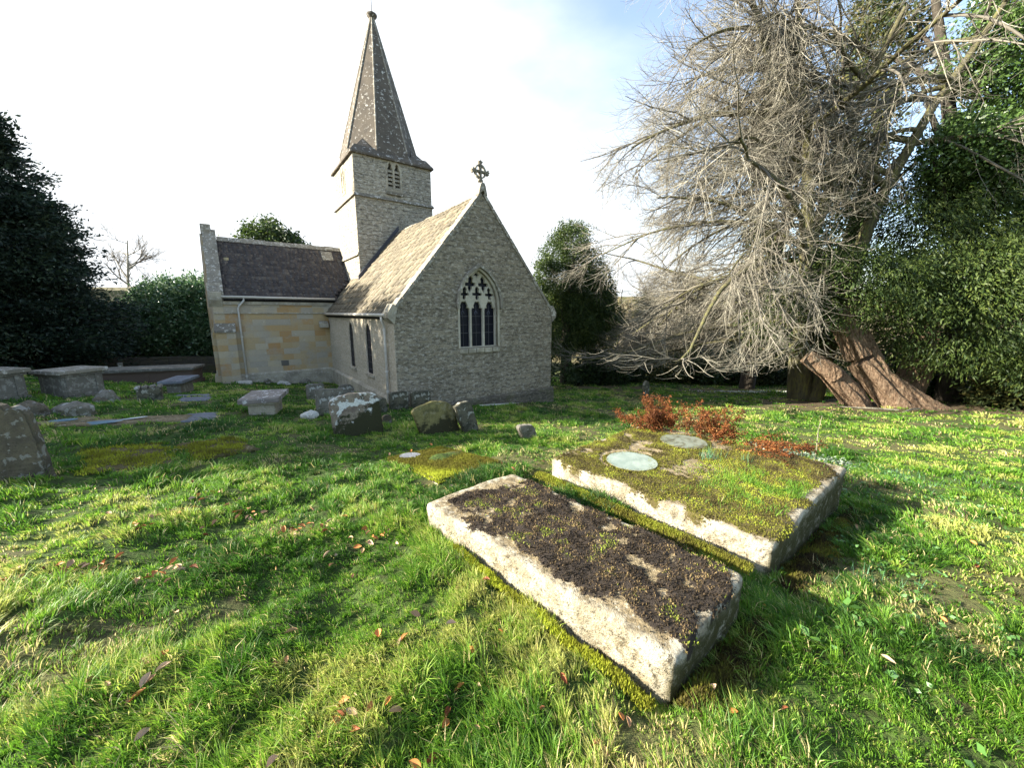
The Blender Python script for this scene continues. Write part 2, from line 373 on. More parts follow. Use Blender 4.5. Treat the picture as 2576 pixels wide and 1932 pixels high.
# roofs: real slates laid in courses
def slates(name,O,U,Vd,width,length,mat,parent,row=.2,sw=.26,thick=.022,edge=None,seed=1,jag=.005):
    """O eave-left corner, U along eave, Vd up slope (unit). graded courses"""
    r=random.Random(seed);U=Vector(U);Vd=Vector(Vd);N=U.cross(Vd).normalized();O=Vector(O)
    V=[];F=[];tn=[];y=0;i=0
    while y<length:
        rh=row*(1.15-.35*y/length);x=-r.uniform(0,sw)
        while x<width:
            w=sw*r.uniform(.55,1.35)*(1.1-.25*y/length);x0=max(x,0);x1=min(x+w-.004,width)
            if x1-x0>.02:
                a=r.uniform(-jag,jag);yo=y+a;ye=min(y+rh*1.75,length);t=thick*r.uniform(.8,1.25);lift=r.uniform(0,jag)
                if edge is None or edge((x0+x1)/2,y+rh/2):
                    b=len(V);tw=r.uniform(-.003,.003)
                    P=[(x0,yo,.016+lift),(x1,yo,.016+lift+tw),(x1,ye,.002),(x0,ye,.002),(x0,yo,.016+lift+t),(x1,yo,.016+lift+t+tw),(x1,ye,.004+t*.3),(x0,ye,.004+t*.3)]
                    V+=[O+U*p[0]+Vd*p[1]+N*p[2] for p in P]
                    F+=[(b,b+1,b+5,b+4),(b+4,b+5,b+6,b+7),(b+1,b+2,b+6,b+5),(b,b+4,b+7,b+3)]
                    tn+=[min(.95,max(0,r.gauss(.45,.22)))]*8
                    if r.random()<.006: tn[-8:]=[1.0]*8
            x+=w
        y+=rh;i+=1
    me=nmesh(name,[tuple(v) for v in V],F,mat,4,tint=tn)
    o=link(name,me,parent)
    # solid deck below
    mb=MB();c=[O-U*0,O+U*width,O+U*width+Vd*length,O+Vd*length]
    mb.poly([tuple(q-N*.10) for q in c],tuple(N*.098));mb.build('roof_deck',m_dark,o)
    return o
pit=math.atan2(APX,XW/2);ud=Vector((math.cos(pit),0,math.sin(pit)))
SL=math.hypot(APX,XW/2)
# south slope with slight sag handled by flat plane; overhang .16
slates('chancel_roof',(-.13,8.6,-.10),(0,-1,0),tuple(ud),8.6-.30,SL+.10,m_slate_c,CH,row=.26,sw=.32,thick=.038,seed=3,jag=.014,edge=lambda x,y:True)
ud2=Vector((-math.cos(pit),0,math.sin(pit)))
slates('chancel_roof',(XW+.13,.30,-.10),(0,1,0),tuple(ud2),8.3,SL+.10,m_slate_c,CH,row=.235,sw=.30,seed=4)
# ridge tiles of chancel
mb=MB();y=.3
while y<7.1:
    l=.42;dz=random.uniform(-.02,.02)-.05*math.sin(min(1,(y-.3)/6.8)*math.pi)
    mb.poly([(XW/2-.17,y,APX-.10+dz),(XW/2,y,APX+.11+dz),(XW/2+.17,y,APX-.10+dz),(XW/2,y,APX-.02+dz)],(0,l-.01,0));y+=l
mb.build('ridge_tiles',m_coping,CH)
# flat verge coping on east gable
mb=MB()
for sgn in (0,1):
    n=9
    for i in range(n):
        a=Vector((0,0,0)).lerp(Vector((XW/2,0,APX)),i/n);b=Vector((0,0,0)).lerp(Vector((XW/2,0,APX)),(i+1)/n-.004)
        if sgn: a.x=XW-a.x;b.x=XW-b.x
        nn=Vector((-math.sin(pit),0,math.cos(pit)));
        if sgn: nn.x=-nn.x
        t=.085+random.uniform(0,.012)
        mb.poly([tuple(a+nn*.003+Vector((0,-.035,0))),tuple(b+nn*.003+Vector((0,-.035,0))),tuple(b+nn*t+Vector((0,-.035,0))),tuple(a+nn*t+Vector((0,-.035,0)))],(0,.36,0))
mb.build('gable_coping',m_coping,CH)
for x,sg in ((0,-1),(XW,1)):
    MB().poly([(x,-.05,-.30),(x+sg*.17,-.05,-.13),(x+sg*.17,-.05,.02),(x+sg*.02,-.05,.26),(x-sg*.1,-.05,.14)],(0,.42,0)).build('kneeler_stone',m_dress if sg<0 else m_coping,CH)
# apex block and wheel cross
cr=MB().poly([(XW/2-.15,-.06,APX-.02),(XW/2-.09,-.06,APX+.24),(XW/2-.05,-.06,APX+.32),(XW/2+.05,-.06,APX+.32),(XW/2+.09,-.06,APX+.24),(XW/2+.15,-.06,APX-.02),(XW/2,-.06,APX+.1)],(0,.34,0)).build('cross_base',m_coping,CH)
cz=APX+.66;cx=XW/2
ring=circle_pts(cx,cz,.20,20);ringi=circle_pts(cx,cz,.158,20)
prism('wheel_ring',ring,[ringi],.06,.15,m_string,cr)
armp=[]
for k in range(4):
    a=k*math.pi/2
    for (u,v) in ((.026,.026),(.026,.20),(.062,.235),(.070,.285),(.032,.272),(0,.315),(-.032,.272),(-.070,.285),(-.062,.235),(-.026,.20)):
        armp.append((cx+v*math.cos(a)-u*math.sin(a)*-1*-1,cz+v*math.sin(a)+u*math.cos(a)*1) if False else (cx+math.cos(a)*v+math.sin(a)*u, cz+math.sin(a)*v-math.cos(a)*u))
prism('cross',armp,[],.045,.165,m_string,cr)
MB().box((cx-.035,.06,APX+.25),(cx+.035,.15,cz-.15)).build('cross_stem',m_string,cr)
# gutters and downpipes
def gutter(a,b,mat=m_gutter):
    return MB().tube([a,b],.048,10).build('gutter',mat,CH,smooth=True)
gutter((-.17,.25,-.05),(-.17,8.45,-.03))
MB().tube([(-.17,.52,-.10),(-.17,.52,-.2),(-.10,.56,-.34),(-.07,.60,-.42),(-.07,.62,-.55),(-.07,.62,-3.0)],.036,10).build('downpipe',m_pipe,CH,smooth=True)
for z in (-.5,-1.7,-2.3): MB().tube([(-.07,.62,z),(-.07,.62,z+.06)],.05,10).build('pipe_bracket',m_pipe,CH)
# ---- transept
TX0,TY0,TY1,TEZ,TRZ=-4.05,BW,BW+3.9,.66,2.98;TRY=(TY0+TY1)/2
prism('transept_east_wall',[(TX0,-3.6),(.4,-3.6),(.4,TEZ),(TX0,TEZ)],[],TY0,TY0+.45,m_ashlar,CH)
MB().box((TX0,TY1-.4,-3.6),(1.2,TY1,TEZ)).build('transept_west_wall',m_ashlar,CH)
# south gable wall, a few degrees out of square like the old masonry
sk=.28
vs=[(TX0+.001,TY0+.01,-3.6),(TX0-sk,TY1,-3.6),(TX0-sk,TY1,TEZ),(TX0-sk/2,TRY,TRZ+.22),(TX0+.001,TY0+.01,TEZ+.02)]
MB().poly(vs,(.42,0,0)).build('transept_gable_wall',m_ashlar,CH)
tp=math.atan2(TRZ-TEZ,TRY-TY0);tl=math.hypot(TRZ-TEZ,TRY-TY0)
slates('transept_roof',(TX0+.36,TY0-.14,TEZ-.14*math.tan(tp)+.04),(1,0,0),(0,math.cos(tp),math.sin(tp)),5.35-.0,tl+.14/math.cos(tp)*1,m_slate_t,CH,row=.165,sw=.24,seed=9,thick=.022,
       edge=lambda x,y: x<3.9+y*.75)
slates('transept_roof',(1.3,TY1+.14,TEZ-.1),(-1,0,0),(0,-math.cos(tp),math.sin(tp)),4.95,tl+.2,m_slate_t,CH,row=.19,seed=10)
mb=MB();x=TX0+.4
while x<1.1:
    mb.poly([(x,TRY-.15,TRZ-.02),(x,TRY,TRZ+.17+random.uniform(-.01,.02)),(x,TRY+.15,TRZ-.02),(x,TRY,TRZ+.02)],(.40,0,0));x+=.41
mb.build('ridge_tiles',m_coping,CH)
# raised gable coping with apex stub
mb=MB();n=6
for sgn in (0,1):
    for i in range(n):
        a=Vector((TX0-.05,TY0-.14,TEZ-.03)).lerp(Vector((TX0-.05,TRY,TRZ+.22)),i/n);b=Vector((TX0-.05,TY0-.14,TEZ-.03)).lerp(Vector((TX0-.05,TRY,TRZ+.22)),(i+1)/n-.006)
        if sgn: a.y=2*TRY-a.y;b.y=2*TRY-b.y
        mb.poly([tuple(a),tuple(b),tuple(b+Vector((0,0,.22))),tuple(a+Vector((0,0,.22)))],(.44,0,0))
mb.build('gable_coping',m_coping,CH)
MB().box((TX0-.09,TRY-.16,TRZ+.2),(TX0+.25,TRY+.16,TRZ+.60),bev=.015).build('apex_block',m_coping,CH)
MB().poly([(TX0-.10,TY0-.17,TEZ-.16),(TX0-.10,TY0-.17,TEZ+.12),(TX0-.10,TY0+.10,TEZ+.5),(TX0-.10,TY0+.10,TEZ-.42),(TX0-.10,TY0-.01,TEZ-.42)],(.42,0,0)).build('kneeler_stone',m_dress,CH)
gutter((TX0+.30,TY0-.15,TEZ-.03),(.30,TY0-.15,TEZ-.05))
MB().box((TX0+.3,TY0-.05,TEZ-.32),(.0,TY0-.003,TEZ-.20)).build('eaves_course',m_dress,CH)
MB().box((TX0+.0,TY0-.035,-.02),(-.004,TY0-.003,.035)).build('string_course',m_dress,CH)
MB().tube([(-3.05,TY0-.15,TEZ-.06),(-3.05,TY0-.15,TEZ-.16),(-3.23,TY0-.10,TEZ-.38),(-3.26,TY0-.08,TEZ-.48),(-3.26,TY0-.08,-3.1)],.035,10).build('downpipe',m_pipe,CH,smooth=True)
for z in (-.95,-2.55): MB().tube([(-3.26,TY0-.08,z),(-3.26,TY0-.08,z+.06)],.048,10).build('pipe_bracket',m_pipe,CH)
MB().poly([(TX0+.0,TY0-.07,-3.6),(TX0+.0,TY0-.07,-2.48),(TX0+.0,TY0-.002,-2.42),(TX0+.0,TY0-.002,-3.6)],(-TX0-.01,0,0)).build('plinth',m_dress,CH)
MB().box((-2.0,TY0-.012,-2.2),(-1.72,TY0-.002,-1.98)).build('air_vent',M('vent_iron',.8).col((.13,.12,.10)).m,CH)
# stepped buttresses at the transept corner
mb=MB();mb.poly([(TX0-.02,TY0-.0,-3.6),(TX0-.02,TY0-.20,-3.6),(TX0-.02,TY0-.20,-.72),(TX0-.02,TY0-.0,-.60)],(.62,0,0));mb.build('buttress',m_ashlar,CH)
mb=MB();mb.poly([(TX0-.05,TY0-.01,-.50),(TX0-.05,TY0-.26,-.74),(TX0-.05,TY0-.26,-.66),(TX0-.05,TY0-.01,-.38)],(.68,0,0));mb.build('buttress_cap',m_string,CH)
mb=MB();mb.poly([(TX0+.0,TY0+.05,-3.6),(TX0-.24,TY0+.05,-3.6),(TX0-.24,TY0+.05,-2.45),(TX0-.17,TY0+.05,-2.35),(TX0-.17,TY0+.05,-.8),(TX0-.06,TY0+.05,-.45),(TX0+.0,TY0+.05,-.45)],(0,.5,0));mb.build('buttress',m_ashlar,CH)
# valley buttress bracket between the wings
MB().poly([(-.42,TY0-.01,-.55),(-.42,TY0-.24,-.62),(-.42,TY0-.20,-.45),(-.42,TY0-.01,-.33)],(.36,0,0)).build('corbel',m_dress,CH)
# ---- tower
TW=3.42;TX,TY=1.17,7.09
def ringbox(z0,z1,e,mat,name,parent=CH,slope=0):
    mb=MB();bm=mb.bm
    a=[(TX-e,TY-e),(TX+TW+e,TY-e),(TX+TW+e,TY+TW+e),(TX-e,TY+TW+e)]
    e2=e-slope;b=[(TX-e2,TY-e2),(TX+TW+e2,TY-e2),(TX+TW+e2,TY+TW+e2),(TX-e2,TY+TW+e2)]
    va=[bm.verts.new((*p,z0)) for p in a];vb=[bm.verts.new((*p,z1)) for p in b]
    for i in range(4): bm.faces.new((va[i],va[(i+1)%4],vb[(i+1)%4],vb[i]))
    bm.faces.new(va[::-1]);bm.faces.new(vb)
    return mb.build(name,mat,parent)
bz0=4.84
ringbox(-3.6,bz0,0.02,m_tower,'tower_lower_wall')
# belfry walls with openings (east and south faces modelled with holes)
def bell(cx): # two light opening
    L=[]
    for c in (cx-.155,cx+.155):
        L.append([(c-.115,5.32),(c-.115,6.12),(c-.06,6.22),(c-.075,6.28),(c,6.38),(c+.075,6.28),(c+.06,6.22),(c+.115,6.12),(c+.115,5.32)])
    return L
ew=prism('belfry_wall',[(TX,bz0),(TX+TW,bz0),(TX+TW,6.56),(TX,6.56)],bell(TX+1.68),TY,TY+.4,m_tower,CH)
sw_=prism('belfry_wall',[(TY+.401,bz0),(TY+TW,bz0),(TY+TW,6.56),(TY+.401,6.56)],bell(TY+1.75),TX,TX+.4,m_tower,CH,axis='x')
MB().box((TX+.41,TY+TW-.4,bz0),(TX+TW,TY+TW-.002,6.56)).build('belfry_wall',m_tower,CH)
MB().box((TX+TW-.4,TY+.41,bz0),(TX+TW-.002,TY+TW-.41,6.56)).build('belfry_wall',m_tower,CH)
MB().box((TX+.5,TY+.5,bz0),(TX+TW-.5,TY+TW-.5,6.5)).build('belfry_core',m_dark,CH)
def louv(par,cx,axis):
    mb=MB();fr=MB()
    for c in (cx-.155,cx+.155):
        for k in range(5):
            z=5.34+k*.165
            if axis=='y': mb.poly([(c-.114,TY+.02,z),(c-.114,TY+.16,z+.13),(c-.114,TY+.16,z+.165),(c-.114,TY+.02,z+.045)],(.228,0,0))
            else: mb.poly([(TX+.02,c-.114,z),(TX+.16,c-.114,z+.13),(TX+.16,c-.114,z+.165),(TX+.02,c-.114,z+.045)],(0,.228,0))
    w=mb.build('louvres',m_dress,par)
    hs=[[(a,b) for a,b in h] for h in bell(cx)]
    o=[(cx-.36,5.22),(cx-.36,6.2),(cx-.155,6.50),(cx,6.40),(cx+.155,6.50),(cx+.36,6.2),(cx+.36,5.22)]
    if axis=='y': prism('window_surround',o,hs,TY-.02,TY+.05,m_dress,par)
    else: prism('window_surround',o,hs,TX-.02,TX+.05,m_dress,par,axis='x')
louv(ew,TX+1.68,'y');louv(sw_,TY+1.75,'x')
MB().box((TX+1.3,TY-.08,5.08),(TX+2.1,TY+.02,5.2),bev=.02).build('sill',m_string,ew)
ringbox(bz0-.02,bz0+.10,.10,m_string,'string_course',slope=.07)
MB().poly([(TX-.10,TY-.02,2.44),(TX-.02,TY-.02,2.44),(TX-.02,TY-.02,2.62)],(0,TW-.3,0)).build('string_course',m_dress,CH)
# spire: octagon with broaches and arris rolls
zb=6.50;za=12.75
Cx,Cy=TX+TW/2,TY+TW/2
e=.11
def octp(z,k): # k=1 base -> 0 apex ; cardinal half-width h, octagon vertices
    h=(TW/2+.02)*k; t=h*math.tan(R(22.5));return [(Cx+a,Cy+b,z) for a,b in ((-t,-h),(t,-h),(h,-t),(h,t),(t,h),(-t,h),(-h,t),(-h,-t))]
mb=MB();bm=mb.bm
lev=[(zb+.0,1.0)]+[(zb+(za-zb)*i/14,1-(i/14)*.965) for i in range(1,15)]
lev[1]=(lev[1][0],lev[1][1])
rings=[[bm.verts.new(p) for p in octp(z,k)] for z,k in lev]
for a,b in zip(rings,rings[1:]):
    for j in range(8): bm.faces.new((a[j],a[(j+1)%8],b[(j+1)%8],b[j]))
bm.faces.new(rings[-1])
sp=mb.build('spire',m_spire,CH)
mb=MB();bm=mb.bm
H=TW/2+e
c4=[(-H,-H),(H,-H),(H,H),(-H,H)]
vb=[bm.verts.new((Cx+a,Cy+b,zb-.05)) for a,b in c4];vt=[bm.verts.new((Cx+a,Cy+b,zb+.02)) for a,b in c4]
i4=[bm.verts.new((Cx+a*.86,Cy+b*.86,zb+.36)) for a,b in ((-H,-H),(H,-H),(H,H),(-H,H))]
for i in range(4):
    bm.faces.new((vb[i],vb[(i+1)%4],vt[(i+1)%4],vt[i]));bm.faces.new((vt[i],vt[(i+1)%4],i4[(i+1)%4],i4[i]))
bm.faces.new(vb[::-1])
bm.faces.new(i4)
mb.build('spire_eaves',m_spire,sp)
# broaches
for sx_,sy_ in c4:
    s1=1 if sx_>0 else -1;s2=1 if sy_>0 else -1
    mb=MB();bm=mb.bm
    zt=zb+.85;kt=1-(zt-zb)/(za-zb)*.965;hh=(TW/2+.02)*kt;tt=hh*math.tan(R(22.5))
    A=bm.verts.new((Cx+s1*H*.97,Cy+s2*H*.97,zb+.03));B=bm.verts.new((Cx+s1*.45*H,Cy+s2*H*.93,zb+.2));Cc=bm.verts.new((Cx+s1*H*.93,Cy+s2*.45*H,zb+.2))
    D=bm.verts.new((Cx+s1*(hh+tt)/2*1.0,Cy+s2*(hh+tt)/2*1.0,zt))
    bm.faces.new((A,B,D));bm.faces.new((A,D,Cc));mb.build('broach',m_spire,sp)
mb=MB()
for j in range(8):
    mb.tube([octp(z,k)[j] for z,k in lev[1:]],[.036]*14,6)
mb.build('arris_roll',m_coping,sp)
fin=MB().tube([(Cx,Cy,za-.14),(Cx,Cy,za-.05),(Cx,Cy,za+.03),(Cx,Cy,za+.1),(Cx,Cy,za+.16),(Cx,Cy,za+.2)],[.08,.11,.21,.23,.15,.05],12).build('finial',m_spire,sp,smooth=True)
MB().tube([(Cx,Cy,za+.1),(Cx,Cy,za+1.5)],.022,6).build('lightning_rod',m_metal,sp)
MB().poly([(TX-.12,TY-.14,1.30),(XW/2,TY-.14,APX+.02),(XW/2,TY-.14,APX+.30),(TX-.12,TY-.14,1.60)],(0,.13,0)).build('roof_abutment',m_flash,CH)
MB().poly([(.25,TY0+1.45,TEZ+1.45*math.tan(tp)+.07),(.72,TY0+1.45,TEZ+1.45*math.tan(tp)+.07),(.72,TY0+1.8,TEZ+1.8*math.tan(tp)+.07),(.25,TY0+1.8,TEZ+1.8*math.tan(tp)+.07)],(0,-.02,.03)).build('roof_patch',m_coping,CH)
# nave beyond the tower
MB().poly([(.3,TY+TW,-3.6),(5.5,TY+TW,-3.6),(5.5,TY+TW,.3),(2.9,TY+TW,2.3),(.3,TY+TW,.3)],(0,9,0)).build('nave_wall',m_tower,CH)
exec_after=[]
# ------------------------------------------------------------------ tomb slabs
def inpoly(x,y,P,grow=0):
    P=np.array(P);c=P.mean(0);P=P+(P-c)/np.linalg.norm(P-c,axis=1)[:,None]*grow
    ins=np.ones(len(x),bool)
    ar=0
    for i in range(len(P)): a=P[i];b=P[(i+1)%len(P)];ar+=a[0]*b[1]-a[1]*b[0]
    for i in range(len(P)):
        a=P[i];b=P[(i+1)%len(P)];cr=(b[0]-a[0])*(y-a[1])-(b[1]-a[1])*(x-a[0])
        ins&=(cr*np.sign(ar)>=0)
    return ins
def slabmat(name,base,mossst,pale=(.52,.47,.355),inner=(.20,.155,.085)):
    m=M(name,.95);ob=m.co('Object')
    n1=m.noise(ob,6,6,.7);n2=m.noise(ob,34,5,.75);n3=m.noise(ob,13,6,.75)
    c=m.mix(m.ramp(n1,[(.42,0),(.56,1)]),base,pale)
    ed=m.ramp(m.math('ADD',m.attr('edge'),m.math('MULTIPLY',m.math('SUBTRACT',n3,.5),1.6)),[(.35,0),(.6,1)])
    c=m.mix(ed,m.mix(m.ramp(n3,[(.4,0),(.55,1)]),inner,(.33,.26,.15)),c)
    c=m.mix(m.ramp(m.noise(ob,9,6,.8),[(.36,.9),(.46,0)]),c,(.13,.105,.06))
    c=m.mix(m.ramp(m.noise(ob,3.1,5,.7),[(.56,0),(.68,.6)]),c,(.30,.22,.10))
    c=m.mix(m.ramp(m.noise(ob,21,6,.8),[(.57,0),(.62,.7)]),c,(.50,.48,.40))
    c=m.mix(m.ramp(n2,[(.34,.95),(.46,0)]),c,(.06,.05,.035))
    c=m.mix(m.math('MULTIPLY',m.attr('green'),m.ramp(n3,[(.28,0),(.48,1)])),c,(.065,.06,.018))  # dark moss tone, also carries the painted shade of the east sides
    mc=m.ramp(m.noise(ob,16,6,.7),mossst)
    f=m.math('ADD',m.attr('moss'),m.math('MULTIPLY',m.math('SUBTRACT',m.noise(ob,26,6,.8),.5),1.5))
    c=m.mix(m.ramp(f,[(.42,0),(.54,1)]),c,mc)
    m.col(c);m.bump(m.math('ADD',m.math('MULTIPLY',n2,1),m.math('MULTIPLY',n3,1.3)),1.0,.03);return m.m
def slab(name,P,zt,zb,mossf,mat,res=.018,tilt=(0,0),rag=.014,seed=1):
    """P: A,B,C,D corners (A->B end, A->D long side). eroded block"""
    P=[np.array(p,float) for p in P];cx,cy=sum(p[0] for p in P)/4,sum(p[1] for p in P)/4
    nu=int(np.linalg.norm(P[3]-P[0])/res);nv=int(np.linalg.norm(P[1]-P[0])/res)
    u,v=np.meshgrid(np.linspace(0,1,nu),np.linspace(0,1,nv),indexing='ij')
    X=(1-u)*(1-v)*P[0][0]+(1-u)*v*P[1][0]+u*v*P[2][0]+u*(1-v)*P[3][0]
    Y=(1-u)*(1-v)*P[0][1]+(1-u)*v*P[1][1]+u*v*P[2][1]+u*(1-v)*P[3][1]
    Lu=np.linalg.norm(P[3]-P[0]);Lv=np.linalg.norm(P[1]-P[0])
    e=np.minimum(np.minimum(u,1-u)*Lu,np.minimum(v,1-v)*Lv)
    cn=np.exp(-(np.minimum(u,1-u)*Lu+np.minimum(v,1-v)*Lv)/.06);nx_=fbm(X*4+seed,Y*4,seed+40,4)-.5;ny_=fbm(X*4,Y*4+seed,seed+41,4)-.5
    X=X+(cx-X)*.02*cn+.05*nx_;Y=Y+(cy-Y)*.02*cn+.05*ny_
    # round the corners in plan
    n=fbm(X*9,Y*9,seed,4)-.5
    top=zt+.012*n+.02*(fbm(X*2.2,Y*2.2,seed+5,3)-.5)-.022*np.exp(-e/.010)*(.3+1.3*fbm(X*12,Y*12,seed+9,4))
    ms=mossf(X,Y,u,v,e,Lu,Lv)
    top=top+.012*sst(.4,.7,ms)*(.4+1.2*fbm(X*26,Y*26,seed+3,2))
    Vt=np.stack([X,Y,top],-1)
    # perimeter loop
    idx=np.arange(nu*nv).reshape(nu,nv)
    per=np.concatenate([idx[:,0],idx[-1,1:],idx[-2::-1,-1],idx[0,-2:0:-1]])
    F=np.stack([idx[:-1,:-1],idx[1:,:-1],idx[1:,1:],idx[:-1,1:]],-1).reshape(-1,4)
    pv=Vt.reshape(-1,3)[per];c=np.array([cx,cy]);out=pv[:,:2]-c
    # outward normal by nearest side: use derivative
    nx=np.roll(pv[:,1],-2)-np.roll(pv[:,1],2);ny=-(np.roll(pv[:,0],-2)-np.roll(pv[:,0],2));nn=np.hypot(nx,ny)+1e-9
    sg=np.sign(nx*out[:,0]+ny*out[:,1]);nx=nx/nn*sg;ny=ny/nn*sg
    rows=[];K=12;N=len(per);arc=np.arange(N)*res
    for k in range(1,K+1):
        t=k/K;z=pv[:,2]*(1-t)+zb*t
        j=rag*2.4*(fbm(arc*9,z*14+0*arc+seed,seed+20,5)-.5)-.016*(k/K)
        rows.append(np.stack([pv[:,0]+nx*j,pv[:,1]+ny*j,z],-1))
    V=np.concatenate([Vt.reshape(-1,3)]+rows)
    Fs=[];prev=per
    for k in range(K):
        cur=nu*nv+k*N+np.arange(N)
        Fs.append(np.stack([prev,cur,np.roll(cur,-1),np.roll(prev,-1)],-1));prev=cur
    F=np.concatenate([F]+Fs)
    mo=np.concatenate([ms.ravel()]+[np.clip(ms.ravel()[per]*(.9 if k<1 else 0)+.25*(k==1),0,1) for k in range(K)])
    shade_moss=np.clip(nx*.63-ny*.78,0,1)*1.3;gr=np.concatenate([np.zeros(nu*nv)]+[np.clip((k/K-.35)*1.6*np.ones(N)*.8+shade_moss,0,1) for k in range(K)])  # moss low down; shade-side faces also darkened, shade painted into the moss tone
    ed=np.concatenate([np.exp(-e.ravel()/.09)]+[np.ones(N) for k in range(K)])
    org=np.array([cx,cy,zb]);me=nmesh(name,V-org,F,mat,4,smooth=True,attrs={'moss':mo,'green':gr,'edge':ed})
    ob=link(name,me,None,tuple(org))
    return ob,(X,Y,top,ms)
_W=[.010]
def tufts(name,X,Y,Z,n_each,h,w,mat,parent,org,spread=.01,tint=None,lean=.6,seed=2):
    r=np.random.default_rng(seed);X=np.repeat(X.ravel(),n_each);Y=np.repeat(Y.ravel(),n_each);Z=np.repeat(Z.ravel(),n_each)
    tn=np.repeat(tint.ravel(),n_each);n=len(X)
    X=X+r.normal(0,spread,n);Y=Y+r.normal(0,spread,n);a=r.uniform(0,2*np.pi,n);hh=h*r.uniform(.5,1.5,n);ll=lean*r.uniform(0,1,n)*hh;b=r.uniform(0,2*np.pi,n)
    dx,dy=np.cos(a)*w/2,np.sin(a)*w/2
    P0=np.stack([X-dx,Y-dy,Z-.004],-1);P1=np.stack([X+dx,Y+dy,Z-.004],-1);P2=np.stack([X+np.cos(b)*ll,Y+np.sin(b)*ll,Z+hh],-1)
    V=np.stack([P0,P1,P2],1).reshape(-1,3)-np.array(org)
    tt=np.clip(np.repeat(tn,3)+np.repeat(r.normal(0,.12,n),3),0,1)
    me=nmesh(name,V,np.arange(3*n).reshape(-1,3),mat,3,tint=tt)
    return link(name,me,parent)
m_moss_dark=leafmat('dark_moss',[(0,(.016,.013,.009)),(.32,(.045,.034,.022)),(.52,(.11,.078,.045)),(.70,(.26,.19,.09)),(.85,(.13,.14,.03)),(1,(.22,.27,.04))],.9,.15,.1)
m_moss_green=leafmat('green_moss',[(0,(.04,.03,.018)),(.3,(.10,.085,.025)),(.6,(.20,.20,.03)),(1,(.34,.40,.05))],.85,.3,.1)
m_moss_yellow=leafmat('yellow_moss',[(0,(.10,.09,.02)),(.5,(.25,.27,.03)),(1,(.42,.47,.05))],.85,.3,.1)
m_grass=leafmat('grass_blade',[(0,(.05,.035,.015)),(.10,(.09,.075,.03)),(.18,(.028,.085,.012)),(.42,(.065,.165,.014)),(.65,(.145,.285,.025)),(.8,(.27,.37,.05)),(.9,(.50,.43,.16)),(1,(.62,.50,.27))],.55,.35,.35)
def moss1(X,Y,u,v,e,Lu,Lv):
    n=fbm(X*7,Y*7,41,5);s=v*Lv;t=u*Lu
    m=sst(.0,.14,s+.26*(n-.5))*.95
    m=m*sst(.06,.36,t+.7*(n-.5))*sst(-.1,.12,Lu-t+.3*(n-.5))
    m=m*sst(-.05,.035,e+.12*(n-.45))
    m-=.75*sst(.50,.66,fbm(X*11+3,Y*11,77,5))*sst(.4,.6,fbm(X*2.5,Y*2.5,79,3))
    m-=.35*sst(.05,.0,1-u-.02)*0
    return np.clip(m+.18*(fbm(X*22,Y*22,5,3)-.4),0,1)
m_slab1=slabmat('tomb_limestone_dark_moss',(.33,.28,.19),[(0,(.02,.016,.012)),(.6,(.05,.038,.028)),(1,(.10,.08,.04))])
s1,(X1,Y1,Z1,M1)=slab('ledger_tomb',TB1,-1.5,-1.95,moss1,m_slab1,seed=3)
tag(s1,'low limestone ledger tomb nearest the camera, top crusted with black moss','tomb')
k=(M1+.45*(rng.random(M1.shape)-.5)>.5)&(rng.random(M1.shape)<.68)
tn=np.clip(.34+1.5*(fbm(X1[k]*9,Y1[k]*9,31,4)-.5)+.55*sst(.58,.7,fbm(X1[k]*6+8,Y1[k]*6,33,3)),0,1)
tufts('moss',X1[k],Y1[k],Z1[k],5,.0095,.011,m_moss_dark,s1,s1.location,tint=tn,seed=4)
def moss2(X,Y,u,v,e,Lu,Lv):
    n=fbm(X*5,Y*5,51,5)
    m=.85*sst(-.04,.09,e+.26*(n-.5))
    m-=.75*sst(.58,.66,fbm(X*3.2+2,Y*3.2,57,4))*(1-.6*sst(.3,.7,u))
    d1_=np.hypot(X-1.32,Y-3.95);m-=.8*sst(.40,.32,d1_)*sst(-.3,.2,(Y-3.95)+(1.32-X)*.6)
    return np.clip(m+.15*(fbm(X*20,Y*20,6,3)-.4),0,1)
m_slab2=slabmat('tomb_limestone_green_moss',(.31,.26,.175),[(0,(.05,.035,.02)),(.45,(.10,.08,.03)),(1,(.20,.19,.03))])
s2,(X2,Y2,Z2,M2)=slab('ledger_tomb',TB2,-1.6,-2.15,moss2,m_slab2,seed=8,res=.022)
tag(s2,'wide double tomb slab with green moss and two round discs on top','tomb')
k=(M2+.4*(rng.random(M2.shape)-.5)>.45)&(rng.random(M2.shape)<.85)
xx,yy=X2[k],Y2[k]
tn=np.clip(.42+1.3*(fbm(xx*7,yy*7,61,4)-.5)+.35*np.exp(-((xx-2.2)**2+(yy-3.3)**2)/.25)-.35*sst(1.0,1.5,xx-yy*.0-1.9+.2)*sst(.35,.6,fbm(xx*3,yy*3,9,3)),0,1)
tufts('moss',xx,yy,Z2[k],6,.011,.012,m_moss_green,s2,s2.location,tint=tn,seed=5)
# grass growing on the wide slab
gx=rng.normal(2.35,.33,2600);gy=rng.normal(3.25,.24,2600);kk=inpoly(gx,gy,TB2,-.12)&(fbm(gx*6,gy*6,71,3)>.45)
gx,gy=gx[kk],gy[kk]
tufts('grass_tuft',gx,gy,np.full(len(gx),-1.59),2,.040,.005,m_grass,s2,s2.location,tint=np.clip(.55+.5*(fbm(gx*9,gy*9,3,3)-.5),0,1),lean=1.1,seed=6)
